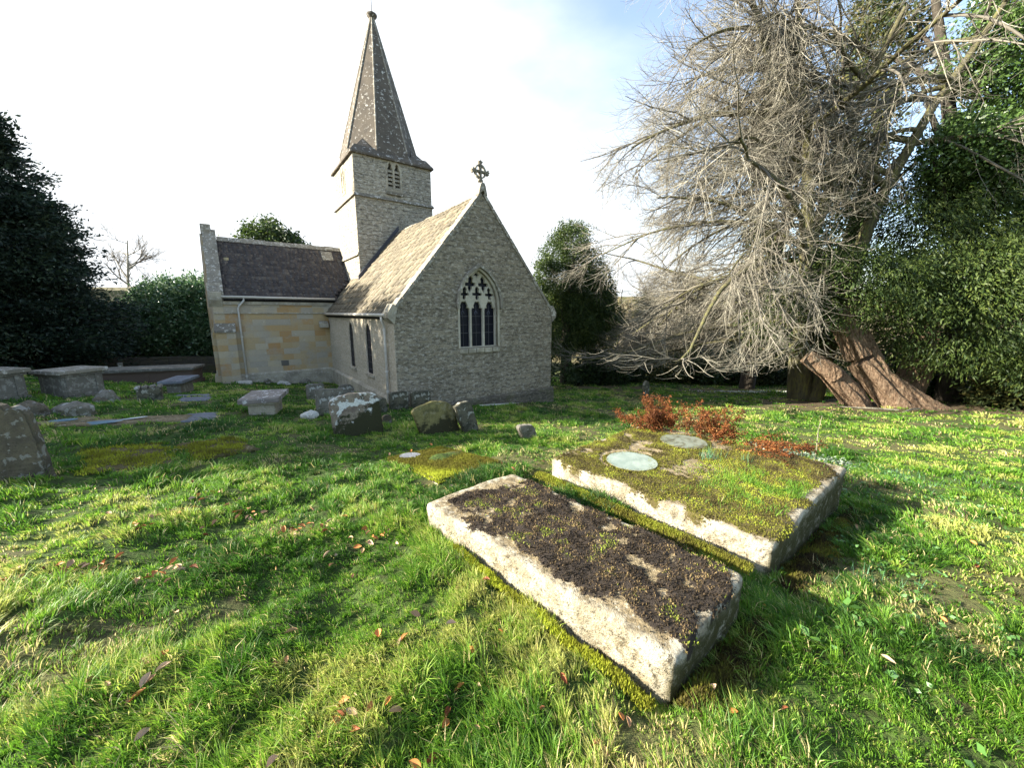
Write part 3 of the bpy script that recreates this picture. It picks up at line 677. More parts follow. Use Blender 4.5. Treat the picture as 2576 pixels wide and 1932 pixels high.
# moss cushion along the joint and at the foot of both slabs
def mossline(name,a,b,z,wd,n,mat,parent,h=.03,seed=1,t0=.5):
    r=np.random.default_rng(seed);t=r.random(n);a=np.array(a);b=np.array(b);d=(b-a)/np.linalg.norm(b-a);nn=np.array([-d[1],d[0]])
    off=r.normal(0,wd,n);p=a+(b-a)*t[:,None]+nn*off[:,None]
    z0=z if not callable(z) else z(p[:,0],p[:,1])
    zz=z0+np.maximum(0,.028-np.abs(off)*.5)*(.4+fbm(p[:,0]*8,p[:,1]*8,seed,3))
    org=parent.location if parent else (0,0,0)
    return tufts(name,p[:,0],p[:,1],zz,3,h,.010,mat,parent,org,tint=np.clip(t0+1.2*(fbm(p[:,0]*6,p[:,1]*6,seed+2,3)-.5),0,1),seed=seed)
mossline('moss',(.28,3.82),(1.60,2.28),-1.70,.03,5200,m_moss_green,s2,seed=21,t0=.65,h=.02)
def zf(x,y): return T(x,y)+.02
mossline('moss',(-.45,2.50),(.62,1.40),zf,.018,2600,m_moss_yellow,s1,seed=22,t0=.7,h=.020)
mossline('moss',(.78,1.38),(1.45,1.93),zf,.05,3000,m_moss_green,s1,seed=23,t0=.25,h=.02)
mossline('moss',(1.86,2.30),(3.62,3.72),zf,.05,3000,m_moss_green,s2,seed=24,t0=.2,h=.02)
# disc covers
m_disc=M('frosted_disc',.35);_n=m_disc.noise(m_disc.co(),6,5,.6)
m_disc.col(m_disc.mix(m_disc.ramp(_n,[(.4,0),(.65,1)]),(.20,.25,.21),(.29,.34,.29)));m_disc.bump(m_disc.noise(m_disc.co(),20,5,.7),.4,.01);m_disc=m_disc.m
m_disc2=M('algae_film_disc',.3);_n=m_disc2.noise(m_disc2.co(),4,5,.6,1.5)
m_disc2.col(m_disc2.mix(m_disc2.ramp(_n,[(.45,0),(.6,1)]),(.20,.225,.18),(.09,.09,.06)));m_disc2=m_disc2.m
def disc(x,y,r,mat,lab):
    mb=MB();n=40
    pr=[r*(1+.012*math.sin(i*5.1)+random.uniform(-.006,.006)) for i in range(n)]
    mb.poly([(pr[i]*math.cos(2*math.pi*i/n),pr[i]*math.sin(2*math.pi*i/n),0) for i in range(n)],(0,0,.016))
    o=mb.build('disc',mat,None,(x,y,-1.59));rm=MB()
    rm.tube([(r*1.0*math.cos(2*math.pi*i/30),r*1.0*math.sin(2*math.pi*i/30),.008) for i in range(31)],.007,5,cap=False).build('rim',m_slab2,o)
    tag(o,lab,'disc','round discs lying on the double tomb');return o
disc(1.30,3.90,.265,m_disc,'pale green round disc near left end of mossy double tomb')
disc(2.15,4.55,.27,m_disc2,'dull round disc with brown film, further back on double tomb')
for cx_,cy_,r_,sd in ((1.30,3.90,.265,3),(2.15,4.55,.27,4)):
    a_=rng.uniform(0,2*np.pi,700);q_=r_+rng.normal(.012,.018,700)-.02*(fbm(np.cos(a_)*3,np.sin(a_)*3,sd,3)>.55)
    tufts('moss',cx_+q_*np.cos(a_),cy_+q_*np.sin(a_),np.full(700,-1.585),3,.013,.012,m_moss_green,s2,s2.location,tint=np.clip(rng.normal(.4,.2,700),0,1),seed=sd)
# low ledger behind tomb 1 (flush with the turf)
def flush_slab(name,P,mossf,mat,label,dz=.03,thick=.2,seed=1,res=.05):
    z=[Tf(*p) for p in P]
    ob,(X,Y,Z,Mm)=slab(name,P,0,-thick,mossf,mat,res=res,seed=seed,rag=.008)
    # tilt to ground plane
    A=np.array([[*p,1] for p in P]);co,_,_,_=np.linalg.lstsq(A,np.array(z)+dz,rcond=None)
    ob_z=ob.location.z
    me=ob.data;n=len(me.vertices);v=np.empty(n*3,np.float32);me.vertices.foreach_get('co',v);v=v.reshape(-1,3)
    gx_,gy_=v[:,0]+ob.location.x,v[:,1]+ob.location.y;pz=co[0]*gx_+co[1]*gy_+co[2]
    cz_=co[0]*ob.location.x+co[1]*ob.location.y+co[2]
    v[:,2]=v[:,2]+ob_z+pz-cz_;me.vertices.foreach_set('co',v.ravel());me.update();ob.location.z=cz_
    Zg=Z+co[0]*X+co[1]*Y+co[2]
    tag(ob,label,'grave slab')
    return ob,(X,Y,Zg,Mm)
FL=[]
P=[(-1.76,4.98),(-1.10,5.62),(-.14,4.42),(-.76,3.72)];FL.append(P)
o,(X,Y,Z,Q)=flush_slab('grave_slab',P,lambda X,Y,u,v,e,a,b:np.clip(.95+0*e-.8*sst(.16,.12,np.hypot(X+1.42,Y-5.02)),0,1),m_slab1,'flush grave slab with brown and yellow moss behind the nearest tomb',seed=31,res=.03,dz=.02)
k=Q>.4;xx,yy=X[k],Y[k]
tufts('moss',xx,yy,Z[k],12,.022,.014,m_moss_yellow,o,o.location,tint=np.clip(.02+.62*sst(4.45,3.95,yy+.3*xx+.25)+.5*(fbm(xx*7,yy*7,4,3)-.5),0,1),seed=7)
m_lead=dressed('wet_grey_slab',(.16,.17,.19),dark=(.08,.085,.09),lich=(.3,.32,.34),la=.4)
m_puddle=M('water_painted_sky',.15).col((.20,.30,.36));m_puddle.b.inputs['Specular IOR Level'].default_value=.8;m_puddle=m_puddle.m  # bluish base colour stands in for the reflected sky
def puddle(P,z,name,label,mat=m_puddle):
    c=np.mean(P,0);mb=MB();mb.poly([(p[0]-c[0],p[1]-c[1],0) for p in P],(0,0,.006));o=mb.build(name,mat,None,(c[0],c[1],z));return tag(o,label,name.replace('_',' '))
def blob(cx,cy,a,b,rot,n=18):
    return [(cx+a*math.cos(t)*math.cos(rot)-b*math.sin(t)*math.sin(rot),cy+a*math.cos(t)*math.sin(rot)+b*math.sin(t)*math.cos(rot)) for t in [2*math.pi*i/n for i in range(n)]]
dpatch=MB().poly([(p[0],p[1],0) for p in [(.15*math.cos(a),.12*math.sin(a)) for a in [2*math.pi*i/20 for i in range(20)]]],(0,0,.02)).build('smooth_patch',m_lead,o,(-1.42-o.location.x,5.02-o.location.y,float(Z[np.unravel_index(np.argmin(np.hypot(X+1.42,Y-5.02)),Z.shape)])-o.location.z-.002))

# ------------------------------------------------------------------ headstones
def hsmat(name,base,dark,lich,la=.8,moss=(.12,.12,.03),ma=.6,mdark=0.0,sc=7,lt=.56):
    m=M(name,.95);ob=m.co('Object')
    c=m.mix(m.ramp(m.noise(ob,6,5,.65),[(.4,0),(.62,1)]),base,dark)
    vd=m.noise(ob,sc,5,.6,.3)
    c=m.mix(m.ramp(vd,[(lt,0),(lt+.03,la)]),c,lich)
    sp=m.n('ShaderNodeSeparateXYZ');m.l(ob,sp.inputs[0])
    f=m.math('ADD',m.math('MULTIPLY',sp.outputs[2],-.9),m.math('ADD',m.math('MULTIPLY',sp.outputs[0],.35*mdark),m.math('MULTIPLY',m.noise(ob,4,6,.7),1.4)))
    c=m.mix(m.ramp(f,[(.50,0),(.60,ma)]),c,moss)
    c=m.mix(m.ramp(m.noise(ob,40,4,.7),[(.3,.6),(.48,0)]),c,(.03,.028,.02))
    m.col(c);m.bump(m.noise(ob,22,6,.75),.9,.03);return m.m
hA=hsmat('headstone_white_lichen',(.30,.25,.18),(.18,.14,.11),(.72,.72,.66),.95,(.045,.045,.02),1.0,1.4,sc=5,lt=.515)
hB=hsmat('headstone_mossy',(.24,.21,.08),(.12,.11,.045),(.36,.33,.22),.3,(.045,.042,.018),1,0)
hC=hsmat('headstone_grey',(.22,.20,.16),(.13,.12,.095),(.50,.50,.45),.75,(.07,.07,.03),.5,0)
hD=hsmat('headstone_dark_mossy',(.13,.12,.08),(.07,.068,.05),(.42,.41,.34),.75,(.035,.035,.02),.7,0)
hP=hsmat('headstone_brown_lichen',(.15,.125,.085),(.10,.085,.065),(.30,.29,.26),.8,(.06,.055,.03),.3,0,sc=11,lt=.57)
def headstone(x,y,ang,prof,th,mat,label,lean=0,name='headstone',cat='headstone',edge=None,group=None,sink=.35):
    """prof: (s,z) outline with absolute z; densified and roughened; thickness th backwards"""
    z0=Tf(x,y);pts=[(s,z-z0) for s,z in prof]
    lo=min(z for s,z in pts)
    pts=[(pts[0][0],pts[0][1]-sink)]+pts+[(pts[-1][0],pts[-1][1]-sink)]
    P=[];n=len(pts)
    for i in range(n):
        a=np.array(pts[i]);b=np.array(pts[(i+1)%n]);m=max(1,int(np.linalg.norm(b-a)/.05))
        for j in range(m):
            q=a+(b-a)*j/m;P.append(tuple(q+np.array([random.uniform(-.006,.006),random.uniform(-.006,.006)])))
    mb=MB();mb.poly([(p[0],0,p[1]) for p in P],(0,th,0))
    bmesh.ops.bevel(mb.bm,geom=[e for e in mb.bm.edges if len(e.link_faces)==2 and any(len(f.verts)>6 for f in e.link_faces)],offset=.014,segments=2,affect='EDGES')
    for v in mb.bm.verts:
        if lean: v.co.y+=math.sin(lean)*v.co.z
    o=mb.build(name,mat,None,(x,y,z0));o.rotation_euler=(0,0,R(ang));return tag(o,label,cat,group)
headstone(-3.2,6.57,35,[(0,-2.25),(-.02,-1.9),(-.045,-1.60),(-.01,-1.54),(.07,-1.495),(.2,-1.465),(.31,-1.45),(.57,-1.46),(.73,-1.49),(.80,-1.53),(.83,-1.60),(.85,-1.93),(.88,-2.42)],.11,hA,'broad headstone blotched with white lichen, its right half black with moss',.05)
headstone(-1.74,7.0,36,[(0,-2.3),(-.14,-1.86),(-.10,-1.81),(.02,-1.76),(.28,-1.70),(.55,-1.74),(.67,-1.80),(.72,-1.88),(.79,-2.17),(.87,-2.48)],.10,hB,'tilted round-topped headstone covered in dark olive moss',.12)
headstone(-.93,7.33,40,[(0,-2.38),(-.17,-1.93),(-.19,-1.82),(-.05,-1.76),(.13,-1.755),(.2,-1.84),(.26,-2.05),(.34,-2.43)],.12,hD,'narrow mossy headstone leaning against the right side of the olive mossy one',.1)
headstone(.24,6.45,30,[(0,-2.29),(-.12,-2.0),(-.10,-1.95),(.16,-1.97),(.21,-2.03),(.31,-2.34)],.13,hC,'little leaning footstone alone in the sunny grass',.06,cat='footstone',name='footstone')
headstone(-4.51,8.49,34,[(0,-2.35),(.02,-1.72),(.3,-1.735),(.6,-1.76),(.6,-2.36)],.11,hC,'square-topped headstone with pale lichen edge, behind the white-blotched one')
headstone(-6.0,10.86,36,[(0,-2.55),(0,-2.10),(.06,-2.06),(.16,-2.05),(.44,-2.06),(.48,-2.1),(.47,-2.6)],.14,hC,'small squat headstone farthest left of the group by the chancel wall')
headstone(-5.25,11.16,36,[(0,-2.62),(.01,-2.3),(.05,-2.2),(.12,-2.14),(.28,-2.115),(.42,-2.16),(.49,-2.25),(.5,-2.7)],.10,hC,'round-topped thin headstone just behind the square-topped one')
headstone(-3.24,9.80,36,[(0,-2.57),(.01,-2.12),(.05,-2.08),(.4,-2.07),(.51,-2.10),(.51,-2.65)],.12,hD,'dark mossy headstone set against the chancel corner, left of its twin')
headstone(-2.75,10.16,36,[(0,-2.63),(0,-2.13),(.2,-2.12),(.52,-2.15),(.56,-2.18),(.56,-2.75)],.14,hD,'dark square headstone set against the gable wall, right of its twin')
headstone(-3.50,9.50,36,[(-.1,-2.53),(-.08,-2.23),(.07,-2.16),(.27,-2.18),(.31,-2.58)],.12,hD,'low black mossy stump of a headstone left of the downpipe foot')
headstone(-2.75,7.81,36,[(0,-2.35),(0,-2.18),(.05,-2.15),(.13,-2.15),(.19,-2.18),(.2,-2.4)],.08,hP,'tiny brown footstone in the shade right of the white-blotched headstone',cat='footstone',name='footstone')
headstone(5.5,15.17,36,[(-.08,-3.43),(-.19,-2.90),(-.14,-2.76),(-.02,-2.68),(.12,-2.76),(.17,-2.9),(.22,-3.49)],.12,hD,'lone slim round-topped headstone in the shaded lawn before the thicket')
headstone(-5.38,3.74,25,[(-.58,-1.75),(-.56,-1.12),(-.5,-1.0),(-.38,-.93),(-.26,-.90),(-.12,-.895),(-.03,-.90),(.06,-.915),(.13,-.945),(.155,-.985),(.185,-.965),(.22,-.965),(.27,-1.0),(.30,-1.06),(.33,-1.35),(.36,-1.78)],.12,hP,'tall brown headstone with shouldered top cut by the left picture edge')
headstone(-1.1,12.35,36.5,[(-1.25,-2.90),(-1.2,-2.62),(-.9,-2.57),(-.5,-2.60),(-.2,-2.56),(.15,-2.60),(.2,-2.95)],.10,hC,'low row of lichened stone slabs leaning at the foot of the gable',cat='stone slab',name='leaning_slab')
o=MB().box((0,0,-.25),(2.05,.10,.07),bev=.012).build('kerb_stone',m_pipe,None,(-.95,11.42,Tf(-.6,11.6)+.02));o.rotation_euler=(0,0,R(51));o.rotation_euler=(0,R(8.5),R(51));tag(o,'long white kerb stone lying in the grass below the gable','kerb stone')
# rough boulder like bits
def rock(x,y,s,mat,label,name='stone',cat='stone',dz=0,seed=0,group=None):
    bm=bmesh.new();bmesh.ops.create_icosphere(bm,subdivisions=3,radius=1)
    r=random.Random(seed);ph=[r.uniform(0,6) for _ in range(6)]
    for v in bm.verts:
        c=v.co;n=1+.13*math.sin(c.x*3+ph[0])*math.sin(c.y*3+ph[1])+.08*math.sin(c.z*7+ph[2])+.07*math.sin(c.x*9+ph[3])*math.sin(c.z*8)+r.uniform(-.03,.03)
        v.co=Vector((c.x*s[0],c.y*s[1],c.z*s[2]))*n
    mb=MB();mb.bm.free();mb.bm=bm;o=mb.build(name,mat,None,(x,y,Tf(x,y)+dz));return tag(o,label,cat,group)
mW=dressed('white_lichened_stone',(.55,.54,.48),dark=(.2,.19,.15),la=.8)
rock(-10.75,15.0,(.32,.22,.16),mW,'white domed stone at the foot of the transept downpipe',seed=1)
rock(-10.2,15.6,(.16,.14,.18),hC,'small pointed stone upright before the transept wall, nearest the downpipe',seed=2)
rock(-9.5,15.5,(.26,.2,.14),mW,'pale mound-shaped stone in the middle of the grass before the transept wall',seed=3)
rock(-8.9,16.1,(.30,.2,.20),hC,'rounded grey stone under the right end of the transept wall',seed=4)
rock(-4.6,8.35,(.20,.16,.17),mW,'knobbly white lichened lump left of the square-topped headstone',seed=5)
rock(-9.35,7.15,(.32,.2,.26),hP,'brown weathered stone lump behind the tall brown headstone',seed=6)
rock(-8.85,7.45,(.42,.22,.26),hC,'lichened broken stone block right of the brown lump',seed=7)
rock(-10.0,9.15,(.26,.2,.30),hC,'grey broken gravestone with knobs in the shade left of the square urn stone',seed=8)
rock(-9.95,8.95,(.16,.14,.14),hP,'small brown lump lying in front of the broken grey gravestone',seed=9)
rock(-5.25,3.32,(.16,.12,.12),hD,'dark rounded stone at the left picture edge below the tall headstone',seed=10)
# urn-like square block stone
o=MB().box((-.24,-.16,-.2),(.24,.16,.34),bev=.05).build('pedestal_stone',hD,None,(-9.42,9.66,Tf(-9.42,9.66)),jit=.008);o.rotation_euler=(0,0,R(36))
for i in range(4):
    q=MB().box((-.26+.14*i,-.14,.33),(-.15+.14*i,.14,.41),bev=.03).build('worn_knob',hC,o,jit=.008)
tag(o,'squat square pedestal stone with knobbly worn top in the left group','pedestal')
# cross
o=MB().box((-.07,-.06,-.2),(.07,.06,.62),bev=.012).build('grave_cross',hC,None,(-15.6,15.0,Tf(-15.6,15)));o.rotation_euler=(0,0,R(36))
MB().box((-.25,-.055,.30),(.25,.055,.43),bev=.012).build('arm',hC,o);tag(o,'small plain stone cross standing behind the long dark tomb','cross')
# chest tombs
def chest(x,y,rz,L,Wd,H,mat,lid,label):
    e=empty('chest_tomb',(x,y,Tf(x,y)-.05),R(rz));tag(e,label,'chest tomb','chest tombs on the left lawn')
    MB().box((-L/2-.05,-Wd/2-.05,-.3),(L/2+.05,Wd/2+.05,.1),bev=.015).build('base',mat,e)
    b=MB().box((-L/2,-Wd/2,.1),(L/2,Wd/2,H-.13),bev=.01).build('body',mat,e)
    for s in (-1,1):
        for xs in (-L/2+.08,0,L/2-.08): MB().box((xs-.06,s*(Wd/2-.02),.12),(xs+.06,s*(Wd/2+.025),H-.16),bev=.008).build('pilaster',mat,b)
        for ys in (-Wd/2+.1,Wd/2-.1): MB().box((s*(L/2-.02),ys-.06,.12),(s*(L/2+.025),ys+.06,H-.16),bev=.008).build('pilaster',mat,b)
    MB().box((-L/2-.05,-Wd/2-.05,H-.16),(L/2+.05,Wd/2+.05,H-.10),bev=.012).build('cornice',mat,e)
    MB().box((-L/2-.11,-Wd/2-.11,H-.10),(L/2+.11,Wd/2+.11,H),bev=.02).build('lid',lid,e,jit=.004)
    return e
mCh=dressed('chest_tomb_stone',(.15,.14,.115),la=.25,da=.5)
chest(-11.65,9.9,-11,.8,.8,.78,mCh,m_coping,'tall weathered chest tomb second from the left edge')
chest(-12.15,8.62,-11,.85,.8,.76,mCh,m_string,'chest tomb at the left edge, shaded and dark, beside the taller chest')
chest(-13.4,14.0,20,2.7,.9,.62,M('reddish_tomb',.95).col((.12,.085,.065)).m,mCh,'long low reddish brown tomb in front of the dark wall')
def tabletomb(x,y,rz,L,Wd,H,th,mat,leg,label):
    e=empty('table_tomb',(x,y,Tf(x,y)-.03),R(rz));tag(e,label,'table tomb','table tombs on the shaded lawn')
    MB().box((-L/2,-Wd/2,H-th),(L/2,Wd/2,H),bev=.025).build('top_slab',mat,e,jit=.006)
    MB().box((-L/2+.07,-Wd/2+.07,H-th-.05),(L/2-.07,Wd/2-.07,H-th),bev=.015).build('moulding',leg,e)
    MB().box((-L/2+.18,-Wd/2+.14,-.25),(L/2-.18,Wd/2-.14,H-th-.05),bev=.01).build('pedestal',leg,e)
mTT=dressed('lichened_table_slab',(.24,.21,.18),dark=(.10,.085,.08),lich=(.62,.61,.57),la=.95,sc=5)
tabletomb(-5.85,8.78,110,1.15,.80,.47,.11,mTT,m_dress,'table tomb with lichen-streaked flat slab on a short pedestal, alone in the lawn')
tabletomb(-10.45,11.75,110,1.25,.62,.47,.09,m_lead,mCh,'smaller table tomb with pale bluish slab right of the long reddish tomb')
# flush ledgers on the left lawn
def flat(name,P,mat,label,seed,mossv=0,dz=.03):
    FL.append(P);o,q=flush_slab(name,P,lambda X,Y,u,v,e,a,b:np.clip(mossv+0*X+(.5*(fbm(X*4,Y*4,seed,3)-.5) if mossv else 0),0,1),mat,label,seed=seed,res=.07,dz=dz);return o,q
flat('grave_slab',[(-9.9,10.95),(-9.2,11.4),(-8.9,10.9),(-9.6,10.5)],m_lead,'wet grey slab flush in the grass just below the bluish table tomb',41)
flat('grave_slab',[(-9.3,10.4),(-8.7,10.8),(-8.3,10.1),(-8.85,9.75)],m_lead,'second wet slab, nearer than the one below the bluish table tomb',42)
flat('grave_slab',[(-6.55,7.15),(-7.15,8.05),(-6.65,8.35),(-5.95,7.40)],m_lead,'blue-grey slab flush in the lawn left of the lichen-streaked table tomb',43)
m_brown=slabmat('algae_brown_slab',(.16,.13,.06),[(0,(.05,.04,.02)),(1,(.14,.12,.03))],pale=(.20,.17,.09),inner=(.10,.08,.035))
flat('grave_slab',[(-8.6,6.35),(-8.35,7.3),(-7.85,7.15),(-8.0,6.3)],m_brown,'brown slab with a small pale puddle right of the tall headstone',44,.3)
o1,_=flat('grave_slab',[(-7.9,6.25),(-7.85,7.0),(-7.1,7.5),(-7.0,6.7)],m_brown,'brown flush slab carrying the blue puddle with painted sky reflection',45,.3)
puddle(blob(-7.52,6.62,.36,.13,R(25)),Tf(-7.52,6.62)+.045,'puddle','bright blue puddle on brown slab, sky reflection painted into its colour')
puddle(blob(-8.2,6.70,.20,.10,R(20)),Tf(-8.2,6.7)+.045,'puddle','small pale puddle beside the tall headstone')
flat('grave_slab',[(-7.0,6.75),(-7.6,7.45),(-6.9,7.95),(-6.4,7.3)],m_brown,'brown flush slab with thin white puddle, right of the blue puddle',46,.3)
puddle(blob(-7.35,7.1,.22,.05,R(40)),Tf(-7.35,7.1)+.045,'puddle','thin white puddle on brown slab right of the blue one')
for P,lab,sd in (([(-4.95,4.1),(-5.9,5.0),(-5.35,5.5),(-4.25,4.55)],'mossy ledger slab bright yellow-green in the shaded lawn, nearest of the pair',47),([(-4.2,4.75),(-5.15,5.55),(-4.75,6.15),(-3.85,5.55)],'partly bare moss-edged ledger slab behind the bright mossy one',48)):
    o,(X,Y,Z,Q)=flat('grave_slab',P,m_brown,lab,sd,.6,dz=.035)
    k=(fbm(X*4,Y*4,sd,3)>(.40 if sd==47 else .52));n=int(k.sum())
    tufts('moss',X[k],Y[k],Z[k],26,.028,.016,m_moss_yellow,o,o.location,spread=.035,tint=np.clip(.45+1.3*(fbm(X[k]*5,Y[k]*5,9,3)-.5),0,1),seed=sd)

# ------------------------------------------------------------------ ground
def axis_pts(n,lim,c=0,k=4.6):
    t=np.linspace(-1,1,n);return c+lim*np.sinh(k*t)/np.sinh(k)
gxs=axis_pts(560,260,0,5.4);gys=axis_pts(560,260,3,5.4)
GX,GY=np.meshgrid(gxs,gys,indexing='ij');GZ=T(GX,GY)
V=np.stack([GX,GY,GZ],-1).reshape(-1,3);idx=np.arange(len(V)).reshape(GX.shape)
F=np.stack([idx[:-1,:-1],idx[1:,:-1],idx[1:,1:],idx[:-1,1:]],-1).reshape(-1,4)
mg=M('turf_ground',.95);ob=mg.co('Object')
n1=mg.noise(ob,.35,5,.6);n2=mg.noise(ob,7,6,.7);n3=mg.noise(ob,45,4,.7)
c=mg.ramp(n2,[(.3,(.035,.030,.012)),(.44,(.045,.080,.014)),(.6,(.075,.14,.02)),(.76,(.15,.14,.05))])
c=mg.mix(mg.ramp(n3,[(.35,.6),(.6,0)]),c,(.03,.022,.012))
c=mg.mix(mg.ramp(mg.attr('thin'),[(0,0),(1,.45)]),c,mg.ramp(n3,[(.3,(.06,.04,.02)),(.7,(.26,.20,.10))]))
c=mg.mix(mg.ramp(mg.attr('far'),[(0,0),(1,1)]),c,mg.mix(mg.ramp(n1,[(.45,0),(.55,1)]),(.15,.125,.06),(.10,.095,.04)))
c=mg.mix(mg.attr('litter'),c,mg.ramp(n3,[(.3,(.05,.035,.02)),(.7,(.20,.15,.08))]))
mg.col(c);mg.bump(mg.math('ADD',n2,n3),.8,.04)
far=sst(30,36,np.hypot(GX,GY))
def litterf(x,y):
    a=np.exp(-(((x-11.8)/3.2)**2+((y-13.6)/2.2)**2))*1.4
    a=np.maximum(a,np.exp(-(((x-15)/5)**2+((y-12.5)/2.0)**2))*1.3)
    a=np.maximum(a,.9*np.exp(-(((x-12)/5)**2+((y-19.5)/1.6)**2)))
    a=np.maximum(a,.8*np.exp(-(((x-6)/6)**2+((y-21)/1.5)**2)))
    return np.clip(a*(.5+1.0*fbm(x*1.5,y*1.5,90,4)),0,1)
gm=nmesh('lawn_ground',V,F,mg.m,4,smooth=True,attrs={'thin':sst(.53,.66,fbm(GX*1.3+5,GY*1.3+2,29,4)).ravel(),'far':far.ravel(),'litter':litterf(GX,GY).ravel()})
g_=link('ground',gm);g_['kind']='structure'

# ------------------------------------------------------------------ grass blades
d1v=np.array([-.5944,.8042]);d2v=np.array([.8042,.5944]);P0v=np.array([-3.2256,10.5])
def excluded(x,y,m=.0):
    ex=inpoly(x,y,TB1,.0+m)|inpoly(x,y,TB2,.0+m)
    for P in FL: ex|=inpoly(x,y,P,-.05)
    a=(x-P0v[0])*d2v[0]+(y-P0v[1])*d2v[1];b=(x-P0v[0])*d1v[0]+(y-P0v[1])*d1v[1]
    ex|=(a>-.02)&(a<5.85)&(b>-.05)&(b<20);ex|=(a>-4.1)&(a<1)&(b>8.3)&(b<12.3)
    return ex
def sample(n_mult=1.0):
    # radial density: capped near, ~1/d^2 beyond
    def dens(d): return np.minimum(15000,90000/d**2)*n_mult
    ds=np.geomspace(.75,30,260);rings=[]
    for a,b in zip(ds,ds[1:]):
        d=(a+b)/2;ang=math.radians(64);n=int(dens(d)*(b*b-a*a)*ang)
        r=np.sqrt(rng.uniform(a*a,b*b,n));t=rng.uniform(-ang,ang,n)+math.pi/2
        rings.append(np.stack([r*np.cos(t),r*np.sin(t)],-1))
    return np.concatenate(rings)
S=sample(1/13.0);x,y=S[:,0],S[:,1];d=np.hypot(x,y)
cl=fbm(x*2.1,y*2.1,3,3);thin=sst(.53,.66,fbm(x*1.3+5,y*1.3+2,29,4))
keep=rng.random(len(x))<np.clip(.64+1.3*(cl-.3)-.35*thin,.3,1)*(1-.85*litterf(x,y))
x,y,d,cl,thin=[q[keep] for q in (x,y,d,cl,thin)]
nt_=len(x);tufth=np.clip(rng.lognormal(0,.42,nt_),.45,2.2)*(.55+.9*sst(.35,.7,cl))*(1-.4*thin)
yel=fbm(x*.9+3,y*.9,83,4);pt=fbm(x*3.3+9,y*3.3,23,3)
ttint=.53+.65*(fbm(x*4,y*4,81,3)-.5)+1.15*(yel-.5)+rng.normal(0,.09,nt_)-.10*(tufth-1)*0
comb=2.6+2.0*(fbm(x*1.2,y*1.2,47,2)-.5)*2+rng.normal(0,.5,nt_);cst=rng.uniform(.1,1.0,nt_)
tr=(.013+.018*rng.random(nt_))*np.maximum(1,d/3.0)
nb=rng.integers(14,27,nt_);rep=np.repeat(np.arange(nt_),nb);n=len(rep)
a=rng.uniform(0,2*np.pi,n);q=np.sqrt(rng.random(n));X0=x[rep]+np.cos(a)*q*tr[rep];Y0=y[rep]+np.sin(a)*q*tr[rep]
kx=~excluded(X0,Y0)&(rng.random(n)<1-.15*thin[rep]*sst(.45,.6,pt[rep]));rep=rep[kx];a=a[kx];q=q[kx];x=X0[kx];y=Y0[kx];n=len(rep);d=d[rep]
print('blades',n)
z=T(x,y);H=.031*tufth[rep]*rng.uniform(.55,1.25,n)*(1+.03*d)+.006
wd=np.maximum(.0038,.0015*d)*rng.uniform(.7,1.35,n)
az=rng.uniform(0,2*np.pi,n)
ox=np.cos(a)*q*.9+np.cos(comb[rep])*cst[rep]+rng.normal(0,.25,n);oy=np.sin(a)*q*.9+np.sin(comb[rep])*cst[rep]+rng.normal(0,.25,n)
dx,dy=np.cos(az)*wd/2,np.sin(az)*wd/2;lx,ly=ox*H*.95,oy*H*.95
tint=ttint[rep]+rng.normal(0,.07,n)
thin=thin[rep];straw=(rng.random(n)<.05+.42*thin*sst(.35,.6,pt[rep]));tint=np.where(straw,rng.uniform(.86,1,n),np.clip(tint,.17,.85))
dead=rng.random(n)<.03+.35*thin*sst(.5,.62,1-pt[rep]);tint=np.where(dead,rng.uniform(0,.12,n),tint)
b0=np.stack([x-dx,y-dy,z-.01],-1);b1=np.stack([x+dx,y+dy,z-.01],-1)
m0=np.stack([x-dx*.8+lx*.35,y-dy*.8+ly*.35,z+H*.62],-1);m1=np.stack([x+dx*.8+lx*.35,y+dy*.8+ly*.35,z+H*.62],-1)
tp=np.stack([x+lx,y+ly,z+H*rng.uniform(.75,1.05,n)],-1)
V=np.stack([b0,b1,m1,tp,m0],1).reshape(-1,3)
b=np.arange(n)*5;F=np.concatenate([np.stack([b,b+1,b+2,b+4],-1)])
F3=np.stack([b+4,b+2,b+3,b+3],-1)
# build as quads + tris via two index sets
me=bpy.data.meshes.new('grass_blades')
me.vertices.add(len(V));me.vertices.foreach_set('co',V.astype(np.float32).ravel())
li=np.concatenate([F.ravel(),np.stack([b+4,b+2,b+3],-1).ravel()]).astype(np.int32)
ls=np.concatenate([np.arange(n)*4,4*n+np.arange(n)*3]).astype(np.int32);lt=np.concatenate([np.full(n,4),np.full(n,3)]).astype(np.int32)
me.loops.add(len(li));me.loops.foreach_set('vertex_index',li);me.polygons.add(2*n);me.polygons.foreach_set('loop_start',ls);me.polygons.foreach_set('loop_total',lt)
at=me.attributes.new('tint','FLOAT','POINT');at.data.foreach_set('value',np.repeat(tint,5).astype(np.float32))
me.update(calc_edges=True);me.materials.append(m_grass)
gr=link('grass',me);tag(gr,'short tussocky green grass with straw patches covering the churchyard','grass',kind='stuff')
